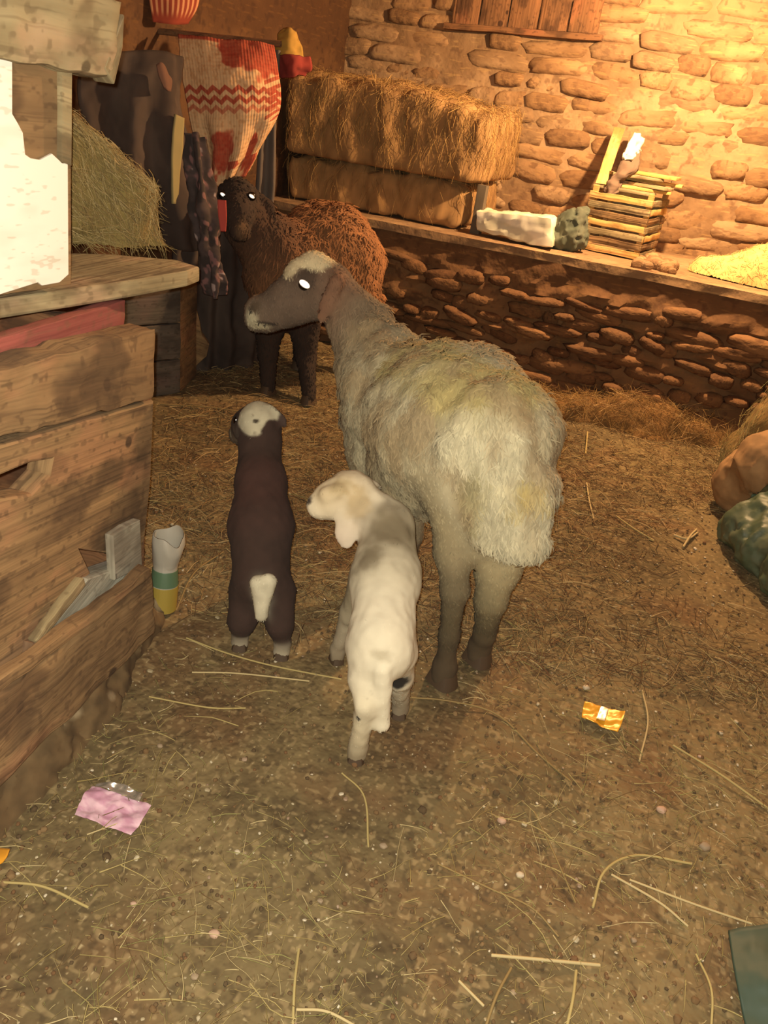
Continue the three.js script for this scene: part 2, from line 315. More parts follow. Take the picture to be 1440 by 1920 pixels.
struct('wall_left', slabTS(T0 - 0.3, T0, 0, S1, 0, CEIL, 1, 40, 80, (q) => { const a = 0.03 * fbm3(q.x * 3, q.y * 3, q.z * 3, 3); q.x += TD.x * a; q.z += TD.z * a; }), M.mudDimmed, 'mud plastered side wall behind the hanging clothes', 'wall');
struct('wall_right', slabTS(T1, T1 + 0.3, 0, S1, 0, CEIL, 1, 10, 20), M.mud, 'mud plastered side wall beyond the sacks', 'wall');
struct('wall_front', slabTS(T0 - 0.3, T1 + 0.3, S1, S1 + 0.3, 0, CEIL, 10, 10, 1), M.mud, 'mud plastered wall on the near side', 'wall');
struct('ceiling', slabTS(T0 - 0.3, T1 + 0.3, -0.3, S1 + 0.3, CEIL, CEIL + 0.2, 10, 1, 10), M.woodDark, 'dark boarded ceiling above the stall', 'ceiling');
// stones: rounded irregular blocks
function stoneGeo(sd, nx, ny, nz, sq) {
  const g = mergeVertices((() => { const b = new THREE.BoxGeometry(2, 2, 2, nx, ny, nz); b.deleteAttribute('normal'); b.deleteAttribute('uv'); return b; })(), 1e-4), p = g.attributes.position;
  for (let i = 0; i < p.count; i++) {
    let x = p.getX(i), y = p.getY(i), z = p.getZ(i); const l = (Math.abs(x) ** sq + Math.abs(y) ** sq + Math.abs(z) ** sq) ** (1 / sq);
    x /= l; y /= l; z /= l; const d = 1 + 0.22 * fbm3(x * 1.7 + sd * 5.1, y * 1.7, z * 1.7 + sd, 2);
    p.setXYZ(i, x * d, y * d, z * d);
  }
  g.computeVertexNormals(); const uv = []; for (let i = 0; i < p.count; i++) uv.push(p.getX(i) * 0.16 + sd * 0.37, p.getY(i) * 0.08 + sd * 0.21); g.setAttribute('uv', new THREE.Float32BufferAttribute(uv, 2)); return g;
}
const stoneGeos = [0, 1, 2, 3, 4, 5, 6, 7].map(i => stoneGeo(i, 5, 3, 2, 3.6));
const lumpGeos = [0, 1, 2, 3, 4, 5, 6].map(i => stoneGeo(i + 20, 4, 3, 2, 2.8));
const wallTurn = Math.atan2(-TD.z, TD.x);
function addStone(parent, geo, mat, pos, sx, sy, sz, roll) { const m = new THREE.Mesh(geo, mat); m.name = 'stone'; m.position.copy(pos); m.rotation.set(0, wallTurn, roll, 'YXZ'); m.scale.set(sx, sy, sz); m.castShadow = m.receiveShadow = true; parent.add(m); }
{
  let y = 0.66;
  while (y < 2.12) {
    const h = rr(0.07, 0.105); let t = T0 + rr(-0.1, 0.05);
    while (t < T1) {
      const l = rr(0.16, 0.36);
      if (rnd() < 0.93) addStone(wallBack, stoneGeos[Math.floor(rnd() * 8)], M.stone[Math.floor(rnd() * 4)], W(t + l / 2, rr(-0.036, -0.012), y + h / 2 + rr(-0.012, 0.012) + 0.012 * Math.sin(t * 3)), l / 2 * rr(1.04, 1.16), h / 2 * rr(1.0, 1.3), rr(0.034, 0.048), rr(-0.10, 0.10));
      t += l + rr(0.0, 0.02);
    }
    y += h + 0.004;
  }
}
// boarded opening high in the back wall
{
  const z = thing('window_1', 'brown boarded shutter set high in the back wall', 'shutter', V(-0.028,1.664,-5.129)); z.userData.kind = 'structure';
  const a = V(-0.017,1.654,-5.115), b = V(0.762,1.676,-4.838), up = 0.42, n = 5;
  for (let i = 0; i < n; i++) {
    const p = a.clone().lerp(b, i / n + 0.008), q = a.clone().lerp(b, (i + 1) / n - 0.004), u = V(0, up, 0);
    part(z, 'board', plank([p.clone().add(u), p, q, q.clone().add(u)].map(v => v), SD.clone().multiplyScalar(-0.03), 0.003, 0.006, 6, 4, 3, i * 0.3), M.woodDark);
  }
  const d = TD.clone().multiplyScalar(0.03), lo = V(0, -0.03, 0), f = SD.clone().multiplyScalar(0.02);
  part(z, 'sill', plank([a.clone().sub(d).add(f), b.clone().add(d).add(f), b.clone().add(d).add(lo).add(f), a.clone().sub(d).add(lo).add(f)], SD.clone().multiplyScalar(-0.07), 0.004), M.woodDark);
}
// the ledge: a low wall of mud and stones with a plastered top
const LS = 0.9, LH = 0.68;
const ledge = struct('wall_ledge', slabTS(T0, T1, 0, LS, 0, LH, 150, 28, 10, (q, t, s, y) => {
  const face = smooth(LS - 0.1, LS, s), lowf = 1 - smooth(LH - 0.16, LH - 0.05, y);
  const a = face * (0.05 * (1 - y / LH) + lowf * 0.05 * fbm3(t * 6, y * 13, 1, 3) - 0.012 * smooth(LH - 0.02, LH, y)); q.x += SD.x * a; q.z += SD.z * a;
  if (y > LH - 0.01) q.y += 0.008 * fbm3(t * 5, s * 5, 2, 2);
}), M.mudLedgeDark, 'low mud and stone wall carrying the ledge', 'ledge');
{
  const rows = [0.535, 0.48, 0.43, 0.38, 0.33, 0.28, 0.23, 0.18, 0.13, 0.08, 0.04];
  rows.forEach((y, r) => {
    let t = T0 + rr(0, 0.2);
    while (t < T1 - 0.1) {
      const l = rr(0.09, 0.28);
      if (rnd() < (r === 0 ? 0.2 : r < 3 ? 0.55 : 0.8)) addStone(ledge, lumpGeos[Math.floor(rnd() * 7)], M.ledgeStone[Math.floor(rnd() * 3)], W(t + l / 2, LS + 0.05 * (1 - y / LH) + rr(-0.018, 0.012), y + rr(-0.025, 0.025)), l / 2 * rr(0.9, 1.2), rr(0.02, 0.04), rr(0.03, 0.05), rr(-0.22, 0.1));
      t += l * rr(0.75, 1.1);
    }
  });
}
{ const m = new THREE.Mesh(slabTS(T0, T1, 0.02, LS + 0.012, LH - 0.035, LH + 0.003, 120, 2, 12, (q, t, s, y) => { const a = s > LS ? 0.012 * fbm3(t * 6, y * 9, 4, 2) : 0; q.x += SD.x * a; q.z += SD.z * a; q.y += 0.003 * fbm3(t * 5, s * 5, 2, 2); }), M.mud); m.name = 'plaster_cap'; m.castShadow = m.receiveShadow = true; ledge.add(m); }
// bulb on its cord
{
  const b = V(...LAMP_POS), g = thing('light_bulb', 'bare glowing bulb hanging above the ledge', 'bulb', b);
  const prof = [[0, -0.055], [0.02, -0.05], [0.03, -0.035], [0.031, -0.02], [0.024, 0.005], [0.015, 0.025], [0.013, 0.035]].map(p => new THREE.Vector2(...p));
  const bg = new THREE.LatheGeometry(prof, 20); bg.translate(b.x, b.y, b.z);
  part(g, 'bulb', bg, std({ color: 0xfff0d0, emissive: LAMP_COLOR, emissiveIntensity: 6 }));
  const sg = new THREE.CylinderGeometry(0.016, 0.016, 0.05, 14); sg.translate(b.x, b.y + 0.06, b.z); part(g, 'socket', sg, std({ color: 0x1c1712, roughness: 0.5 }));
  part(g, 'cord', tube([V(b.x, b.y + 0.08, b.z), V(b.x + 0.004, (b.y + CEIL) / 2, b.z), V(b.x, CEIL, b.z)], 0.003), std({ color: 0x2a221a }));
  const lamp = new THREE.PointLight(LAMP_COLOR, LAMP_POWER, 0, 2); lamp.name = 'bulb_light'; lamp.position.set(0, -0.02, 0); lamp.castShadow = true; lamp.shadow.radius = 1.5; g.add(lamp);
}

// ---------------------------------------------------------------- animals
const WOOL = 0x9a8f73, WOOLW = 0xaba286, DIRTY = 0x5c4f3a, FACE = 0x5a4a3c;
function animal(name, label, prims, o) {
  const base = o.base; const g = thing(name, label, o.category ?? 'sheep', base);
  const bb = bounds(prims, 0.03), f = field(prims, o.lump), geo = nets(f, bb.min, bb.max, o.cell);
  const cf0 = furColor(prims, o.spots ?? [], o.sig ?? 0.02, o.mottle ?? 0.12), bl = o.blotch, bc = bl && lin(bl[0]);
  const cf = bl ? (x, y, z) => { const c = cf0(x, y, z), t = bl[1](x, y, z); return [mix(c[0], bc[0], t), mix(c[1], bc[1], t), mix(c[2], bc[2], t)]; } : cf0; paint(geo, cf);
  const fur = o.fleece ? o.fleece(geo, cf) : null;
  part(g, 'body', geo, M.vc);
  if (fur) part(g, 'fleece', fur, M.vcSide, true);
  for (const h of o.hooves ?? []) {
    const hg = new THREE.BoxGeometry(1, 1, 1, 3, 3, 4), p = hg.attributes.position, [c, dir, w] = h;
    for (let i = 0; i < p.count; i++) { const y = p.getY(i) + 0.5, s = mix(1.05, 0.75, y), x = p.getX(i), z = p.getZ(i), l = Math.max(1, Math.hypot(x, z) * 1.7); p.setXYZ(i, x * s / l * 1.25, y, z * s / l * 1.35 + (Math.abs(x) < 0.01 && z > 0.3 ? -0.12 : 0)); }
    hg.scale(w * 1.35, w * 1.2, w * 1.7); hg.rotateY(Math.atan2(dir.x, dir.z)); hg.translate(c.x, c.y, c.z); hg.computeVertexNormals(); part(g, 'hoof', hg, M.hoof);
  }
  return g;
}
// the ewe
{
  const HD = V(-0.68, 0, -0.73);     // heading
  const fl = V(-0.011,0,-1.859), fr = V(0.085,-0,-1.928), hl = V(0.2,0,-1.506), hr = V(0.292,0,-1.61);
  const up = (p, h) => V(p.x, p.y + h, p.z);
  const prims = [
    cap(V(0.217,0.62,-1.6), 0.142, V(0.136,0.58,-1.74), 0.176, WOOL, 0.08),
    cap(V(0.136,0.58,-1.74), 0.176, V(-0.002,0.573,-1.9), 0.135, WOOL, 0.08),
    cap(V(0.254,0.514,-1.55), 0.106, V(0.205,0.56,-1.62), 0.13, WOOLW, 0.06),
    cap(V(0.297,0.571,-1.5), 0.05, V(0.314,0.463,-1.47), 0.05, WOOLW, 0.04),
    cap(V(0.249,0.444,-1.49), 0.042, V(0.294,0.449,-1.47), 0.046, WOOLW, 0.03),
    cap(V(0.092,0.443,-1.76), 0.115, V(-0.006,0.411,-1.88), 0.085, WOOL, 0.07),
    cap(V(-0.061,0.459,-1.97), 0.085, V(-0.026,0.593,-1.95), 0.10, WOOLW, 0.06),
    cap(V(-0.04,0.617,-1.96), 0.105, V(-0.144,0.712,-2.06), 0.068, 0x77674e, 0.07),
    cap(V(-0.144,0.712,-2.06), 0.068, V(-0.222,0.785,-2.1), 0.06, 0x665646, 0.04),
    cap(V(-0.26,0.788,-2.1), 0.062, V(-0.331,0.741,-2.1), 0.052, FACE, 0.04),
    cap(V(-0.331,0.741,-2.1), 0.052, V(-0.408,0.688,-2.1), 0.040, FACE, 0.03),
    cap(V(-0.254,0.745,-2.1), 0.046, V(-0.385,0.675,-2.1), 0.03, FACE, 0.03), cap(V(-0.421,0.704,-2.1), 0.03, V(-0.425,0.667,-2.1), 0.026, 0x6a5a48, 0.02),
    leaf(V(-0.216,0.773,-2.015), V().subVectors(V(-0.234,0.713,-2), V(-0.198,0.832,-2.03)), V(0.1, 0.15, 1), [0.064, 0.022, 0.010], 0x704a34, 0.004), cap(V(-0.204,0.82,-2.06), 0.02, V(-0.204,0.817,-2.02), 0.014, 0x70503a, 0.02),
    leaf(V(-0.249,0.824,-2.17), V(0.3, -0.6, -0.5), V(0, 0.5, -1), [0.05, 0.028, 0.010], 0x7a5a40),
    cap(V(-0.312,0.814,-2.09), 0.035, V(-0.279,0.826,-2.1), 0.045, FACE, 0.03), cap(V(-0.298,0.808,-2.055), 0.016, V(-0.274,0.807,-2.05), 0.016, 0x43352b, 0.02),
    // legs
    cap(V(-0.048,0.394,-1.94), 0.072, V(-0.024,0.193,-1.9), 0.036, 0x8b7d62, 0.05), cap(V(-0.024,0.193,-1.9), 0.036, up(fl, 0.045), 0.026, DIRTY, 0.02), cap(up(fl, 0.045), 0.03, up(fl, 0.02), 0.03, 0x4a3d2c, 0.02),
    cap(V(0.053,0.417,-1.82), 0.066, V(0.077,0.217,-1.84), 0.034, 0x8b7d62, 0.05), cap(V(0.077,0.217,-1.84), 0.034, up(fr, 0.045), 0.026, DIRTY, 0.02), cap(up(fr, 0.045), 0.03, up(fr, 0.02), 0.03, 0x4a3d2c, 0.02),
    cap(V(0.168,0.509,-1.6), 0.10, V(0.17,0.36,-1.54), 0.040, 0x8c7e5e, 0.05), cap(V(0.171,0.354,-1.55), 0.042, V(0.184,0.291,-1.48), 0.030, 0x685c45, 0.03), cap(V(0.184,0.291,-1.48), 0.029, V(0.193,0.157,-1.49), 0.021, 0x50452f, 0.02), cap(V(0.193,0.157,-1.49), 0.022, up(hl, 0.05), 0.025, 0x463a29, 0.02), cap(up(hl, 0.05), 0.029, up(hl, 0.02), 0.030, 0x4a3d2c, 0.02),
    cap(V(0.272,0.443,-1.56), 0.075, V(0.285,0.317,-1.57), 0.052, 0xa0926f, 0.05), cap(V(0.285,0.317,-1.57), 0.05, V(0.282,0.23,-1.55), 0.036, 0x857858, 0.03), cap(V(0.282,0.23,-1.55), 0.036, V(0.293,0.098,-1.59), 0.026, 0x50452f, 0.02), cap(V(0.293,0.098,-1.59), 0.026, up(hr, 0.05), 0.025, 0x463a29, 0.02), cap(up(hr, 0.05), 0.029, up(hr, 0.02), 0.030, 0x4a3d2c, 0.02),
  ];
  prims.slice(prims.findIndex(q => q.a && q.col === 0x8b7d62)).forEach(q => { q.leg = 1; });
  const legs = prims.filter(q => q.leg), trunk = prims.filter(q => !q.leg), near = (L, x, y, z) => { let d = 9; for (const q of L) d = Math.min(d, primDist(q, x, y, z)); return d; };
  const wool = (x, y, z) => smooth(-0.015, 0.025, near(legs, x, y, z) - near(trunk, x, y, z)) * smooth(0.30, 0.38, y) * (1 - smooth(0.05, 0.12, (x - -0.12) * -0.68 + (z + 2.0) * -0.73 + (y - 0.7) * 0.5));
  const spots = [
    { c: V(-0.286,0.86,-2.08), r: 0.052, sx: 1.3, sy: 0.62, col: 0xbfb08c, n: 0.2, soft: 0.2 }, { c: V(-0.343,0.827,-2.06), r: 0.03, sx: 1.2, sy: 0.7, col: 0xb0a180, n: 0.3, soft: 0.2 },
    { c: V(-0.431,0.679,-2.06), r: 0.026, sx: 0.8, sy: 1.1, col: 0xa39a7e, n: 0.2, soft: 0.5 }, { c: V(-0.404,0.665,-2.06), r: 0.02, sx: 1.4, sy: 0.6, col: 0x968c70, n: 0.2, soft: 0.5 }, { c: V(-0.385,0.676,-2.06), r: 0.008, sx: 4, sy: 0.7, col: 0x2e241b, n: 0.2, soft: 0.4 }, { c: V(-0.431,0.709,-2.065), r: 0.009, sx: 1.3, col: 0x241b14, n: 0.2, soft: 0.4 }, { c: V(-0.419,0.721,-2.06), r: 0.016, col: 0x4a3c2c, n: 0.2, soft: 0.5 },
    { c: V(-0.222,0.853,-2.03), r: 0.02, col: 0xa09070, n: 0.2 },
    { c: V(-0.282,0.818,-2.03), r: 0.028, col: 0x3a2d24, n: 0.3, o: 0.7 },
    { c: V(0.137,0.765,-1.58), r: 0.13, sx: 1.3, sy: 0.7, col: 0x9c8a48, o: 0.6, soft: 0.5, n: 0.6 },
    { c: V(0.011,0.728,-1.78), r: 0.10, sx: 1.2, sy: 0.6, col: 0x958446, o: 0.6, soft: 0.5, n: 0.6 },
    { c: V(0.291,0.563,-1.45), r: 0.04, col: 0x9a8440, o: 0.7, soft: 0.5, n: 0.5 },
    { c: V(0.178,0.631,-1.45), r: 0.09, sy: 1.4, col: 0xb9b092, o: 0.7, soft: 0.5, n: 0.6 },
    { c: V(0.035,0.484,-1.7), r: 0.11, col: 0x8f8162, o: 0.6, soft: 0.5, n: 0.6 },
    { c: V(0.177,0.515,-1.46), r: 0.05, sy: 1.6, sx: 0.6, col: 0x7c7044, o: 0.6, soft: 0.5, n: 0.6 },
  ];
  const g = animal('ewe', 'large cream woolled ewe with a dark face, standing behind the white lamb', prims, {
    base: V(0.12, 0, -1.72), cell: 0.0075, sig: 0.02, mottle: 0.14, spots, blotch: [0x897657, (x, y, z) => wool(x, y, z) * smooth(-0.15, 0.5, fbm3(x * 11, y * 6, z * 11, 3)) * 0.75],
    lump: (x, y, z) => wool(x, y, z) * (0.014 * fbm3(x * 15, y * 9, z * 15, 3)),
    fleece: (geo, cf) => fleece(geo, 42000, (x, y, z) => { const w = wool(x, y, z); return w > 0.2 ? 0.03 * w * (0.75 + 0.5 * fbm3(x * 12, y * 12, z * 12, 2)) : (y > 0.12 ? 0.010 : 0); }, (x, y, z) => V(0.15, -0.85, 0.25), cf, 0.0019, 0.36, 0.2),
    hooves: [[fl, HD, 0.03], [fr, HD, 0.03], [hl, HD, 0.034], [hr, HD, 0.034]],
  });
  addEye(g, V(-0.288,0.797,-2.045), null, 0.017, 0.013, -0.5, 1.0);
}
// white lamb
{
  const HD = V(0.05, 0, -1), up = (p, h) => V(p.x, p.y + h, p.z);
  const hl = V(0.014,0,-1.217), hr = V(0.1,0,-1.372), fl = V(-0.067,0,-1.531), fr = V(0.071,0,-1.59);
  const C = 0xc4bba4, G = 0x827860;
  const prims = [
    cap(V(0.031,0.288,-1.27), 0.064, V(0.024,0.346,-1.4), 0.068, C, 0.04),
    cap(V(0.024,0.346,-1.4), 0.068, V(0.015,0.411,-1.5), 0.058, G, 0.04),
    cap(V(0.041,0.255,-1.25), 0.05, V(0.032,0.258,-1.3), 0.06, C, 0.04),
    cap(V(0.002,0.413,-1.51), 0.052, V(-0.067,0.473,-1.53), 0.044, C, 0.04),
    cap(V(-0.09,0.476,-1.52), 0.046, V(-0.118,0.462,-1.51), 0.036, 0xb9a47c, 0.03),
    cap(V(-0.118,0.462,-1.51), 0.034, V(-0.146,0.447,-1.5), 0.024, C, 0.02),
    cap(V(-0.106,0.493,-1.485), 0.014, V(-0.129,0.483,-1.485), 0.012, 0xa8936a, 0.014), cap(V(-0.095,0.445,-1.51), 0.03, V(-0.138,0.434,-1.5), 0.019, C, 0.02),
    leaf(V(-0.076,0.411,-1.475), V().subVectors(V(-0.075,0.365,-1.465), V(-0.075,0.458,-1.48)), V(-0.25, 0.05, 1), [0.046, 0.027, 0.009], 0xc9b9a6),
    leaf(V(-0.045,0.484,-1.57), V(0.5, -0.4, -0.4), V(0, 1, -0.6), [0.04, 0.022, 0.008], 0xc4b69e),
    cap(V(0.041,0.264,-1.205), 0.019, V(0.056,0.125,-1.2), 0.018, 0xcfc7b0, 0.006),
    cap(V(0.009,0.258,-1.26), 0.044, V(0.006,0.21,-1.23), 0.028, C, 0.03), cap(V(0.006,0.21,-1.23), 0.028, V(0.017,0.177,-1.195), 0.021, C, 0.02), cap(V(0.017,0.177,-1.195), 0.021, up(hl, 0.03), 0.020, 0xbcb092, 0.015), cap(up(hl, 0.03), 0.021, up(hl, 0.014), 0.021, 0x5b4d39, 0.01),
    cap(V(0.069,0.238,-1.29), 0.04, V(0.083,0.167,-1.3), 0.027, C, 0.03), cap(V(0.083,0.167,-1.3), 0.026, up(hr, 0.03), 0.019, 0xa99e86, 0.015), cap(up(hr, 0.03), 0.02, up(hr, 0.014), 0.02, 0x5b4d39, 0.01),
    cap(V(-0.017,0.309,-1.48), 0.04, V(-0.048,0.163,-1.51), 0.022, G, 0.03), cap(V(-0.048,0.163,-1.51), 0.022, up(fl, 0.03), 0.017, 0x9b907a, 0.015), cap(up(fl, 0.03), 0.019, up(fl, 0.014), 0.019, 0x6f624c, 0.01),
    cap(V(0.049,0.307,-1.5), 0.04, V(0.061,0.175,-1.52), 0.022, G, 0.03), cap(V(0.061,0.175,-1.52), 0.022, up(fr, 0.03), 0.017, 0x9b907a, 0.015), cap(up(fr, 0.03), 0.019, up(fr, 0.014), 0.019, 0x6f624c, 0.01),
  ];
  const ear = prims.findIndex(q => q.c);
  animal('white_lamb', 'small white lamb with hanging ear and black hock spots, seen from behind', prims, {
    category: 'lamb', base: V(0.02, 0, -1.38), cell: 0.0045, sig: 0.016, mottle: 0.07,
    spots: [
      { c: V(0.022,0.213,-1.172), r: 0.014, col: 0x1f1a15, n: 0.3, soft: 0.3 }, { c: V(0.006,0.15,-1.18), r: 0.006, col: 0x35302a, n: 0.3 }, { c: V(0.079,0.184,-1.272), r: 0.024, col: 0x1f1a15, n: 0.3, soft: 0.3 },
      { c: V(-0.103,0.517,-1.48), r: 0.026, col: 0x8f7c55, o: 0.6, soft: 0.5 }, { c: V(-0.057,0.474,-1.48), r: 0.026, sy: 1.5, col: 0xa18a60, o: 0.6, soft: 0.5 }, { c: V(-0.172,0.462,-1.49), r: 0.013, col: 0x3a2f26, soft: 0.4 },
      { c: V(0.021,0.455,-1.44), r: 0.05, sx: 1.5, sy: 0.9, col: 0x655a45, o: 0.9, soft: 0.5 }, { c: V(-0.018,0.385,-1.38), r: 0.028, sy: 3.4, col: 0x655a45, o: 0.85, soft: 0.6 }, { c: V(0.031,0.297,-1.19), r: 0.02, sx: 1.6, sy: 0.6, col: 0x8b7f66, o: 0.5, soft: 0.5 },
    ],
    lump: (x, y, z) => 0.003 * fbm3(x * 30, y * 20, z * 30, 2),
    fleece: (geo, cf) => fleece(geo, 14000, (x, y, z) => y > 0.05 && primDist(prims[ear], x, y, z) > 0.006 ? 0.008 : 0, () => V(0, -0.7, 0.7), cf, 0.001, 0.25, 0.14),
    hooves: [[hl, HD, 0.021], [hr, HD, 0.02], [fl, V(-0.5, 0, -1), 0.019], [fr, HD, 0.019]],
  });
  const g = scene.children.find(o => o.name === 'white_lamb');
  const e = part(g, 'eye', (() => { const e = new THREE.SphereGeometry(0.0065, 12, 10); e.scale(1.5, 0.55, 1); e.rotateZ(0.35); const c = V(-0.12,0.478,-1.477); e.translate(c.x, c.y, c.z); return e; })(), std({ color: 0x3a2e22, roughness: 0.5 }));
}
// dark lamb
{
  const HD = V(-0.1, 0, -1), up = (p, h) => V(p.x, p.y + h, p.z);
  const hl = V(-0.311,0,-1.533), hr = V(-0.204,0,-1.522), fl = V(-0.337,0,-1.777), fr = V(-0.275,0,-1.781);
  const D = 0x33231c, D2 = 0x3a241d;
  const prims = [
    cap(V(-0.274,0.186,-1.57), 0.068, V(-0.297,0.282,-1.66), 0.076, D, 0.03), cap(V(-0.297,0.282,-1.66), 0.076, V(-0.317,0.359,-1.74), 0.062, D2, 0.03),
    cap(V(-0.324,0.356,-1.76), 0.060, V(-0.346,0.431,-1.84), 0.053, D, 0.03), cap(V(-0.346,0.431,-1.84), 0.053, V(-0.356,0.466,-1.86), 0.05, D, 0.02),
    cap(V(-0.353,0.472,-1.86), 0.053, V(-0.387,0.447,-1.89), 0.043, D, 0.02), cap(V(-0.387,0.447,-1.89), 0.040, V(-0.422,0.395,-1.94), 0.029, 0x5a4d3d, 0.02),
    leaf(V(-0.305,0.497,-1.85), V(0.6, -0.5, 0.1), V(0.2, 0.3, 1), [0.035, 0.016, 0.007], 0x3d2f29, 0.012),
    leaf(V(-0.384,0.437,-1.835), V(-0.1, -1, 0.15), V(-0.2, 0, 1), [0.030, 0.014, 0.007], 0xa59d8c, 0.006),
    cap(V(-0.267,0.228,-1.49), 0.018, V(-0.255,0.142,-1.485), 0.013, 0xb9b29a, 0.012), cap(V(-0.242,0.236,-1.49), 0.018, V(-0.251,0.143,-1.485), 0.012, 0xb9b29a, 0.012),
    cap(V(-0.304,0.133,-1.57), 0.05, V(-0.308,0.08,-1.53), 0.032, D, 0.03), cap(V(-0.308,0.08,-1.53), 0.030, up(hl, 0.045), 0.021, D, 0.02), cap(up(hl, 0.032), 0.022, up(hl, 0.014), 0.022, 0x9a917c, 0.01),
    cap(V(-0.234,0.145,-1.57), 0.05, V(-0.213,0.096,-1.52), 0.032, D, 0.03), cap(V(-0.213,0.096,-1.52), 0.030, up(hr, 0.045), 0.021, D, 0.02), cap(up(hr, 0.032), 0.022, up(hr, 0.014), 0.022, 0xa59c86, 0.01),
    cap(V(-0.34,0.255,-1.74), 0.035, up(fl, 0.03), 0.017, D, 0.03), cap(up(fl, 0.03), 0.018, up(fl, 0.014), 0.018, D, 0.01),
    cap(V(-0.282,0.264,-1.74), 0.035, up(fr, 0.03), 0.017, D, 0.03), cap(up(fr, 0.03), 0.018, up(fr, 0.014), 0.018, D, 0.01),
  ];
  const w = 0xa8a189;
  const g = animal('dark_lamb', 'dark brown lamb with white crown, white tail and white feet', prims, {
    category: 'lamb', base: V(-0.28, 0, -1.62), cell: 0.0045, sig: 0.005, mottle: 0.16,
    spots: [
      { c: V(-0.357,0.511,-1.815), r: 0.056, sx: 1.1, sy: 0.95, col: w, n: 0.12, soft: 0.08 }, { c: V(-0.316,0.517,-1.83), r: 0.026, col: w, n: 0.2, soft: 0.2 }, { c: V(-0.384,0.436,-1.83), r: 0.018, sx: 0.8, sy: 1.2, col: w, n: 0.2, soft: 0.2 },
      { c: V(-0.345,0.443,-1.8), r: 0.024, col: D, n: 0.3, soft: 0.15 }, { c: V(-0.299,0.465,-1.81), r: 0.036, sy: 1.2, col: D, n: 0.2, soft: 0.12 },
      { c: V(-0.411,0.467,-1.87), r: 0.018, col: 0x1d1510, n: 0.2, soft: 0.2 }, { c: V(-0.427,0.415,-1.92), r: 0.018, col: 0x8f8a72, n: 0.3, soft: 0.3 },
      { c: V(-0.364,0.512,-1.81), r: 0.009, col: 0x4a4434, n: 0.3 }, { c: V(-0.346,0.526,-1.825), r: 0.009, col: 0x4a4434, n: 0.3 }, { c: V(-0.351,0.497,-1.805), r: 0.007, sx: 1.8, col: 0x3a3226, n: 0.3 },
    ],
    lump: (x, y, z) => 0.0025 * fbm3(x * 30, y * 20, z * 30, 2),
    fleece: (geo, cf) => fleece(geo, 12000, (x, y, z) => y > 0.05 ? 0.008 : 0, () => V(0, -0.7, 0.7), cf, 0.001, 0.3, 0.2),
    hooves: [[hl, HD, 0.022], [hr, HD, 0.022], [fl, HD, 0.018], [fr, HD, 0.018]],
  });
  addEye(g, V(-0.41,0.466,-1.862), null, 0.012, 0.0042, -0.5, 1.2);
}
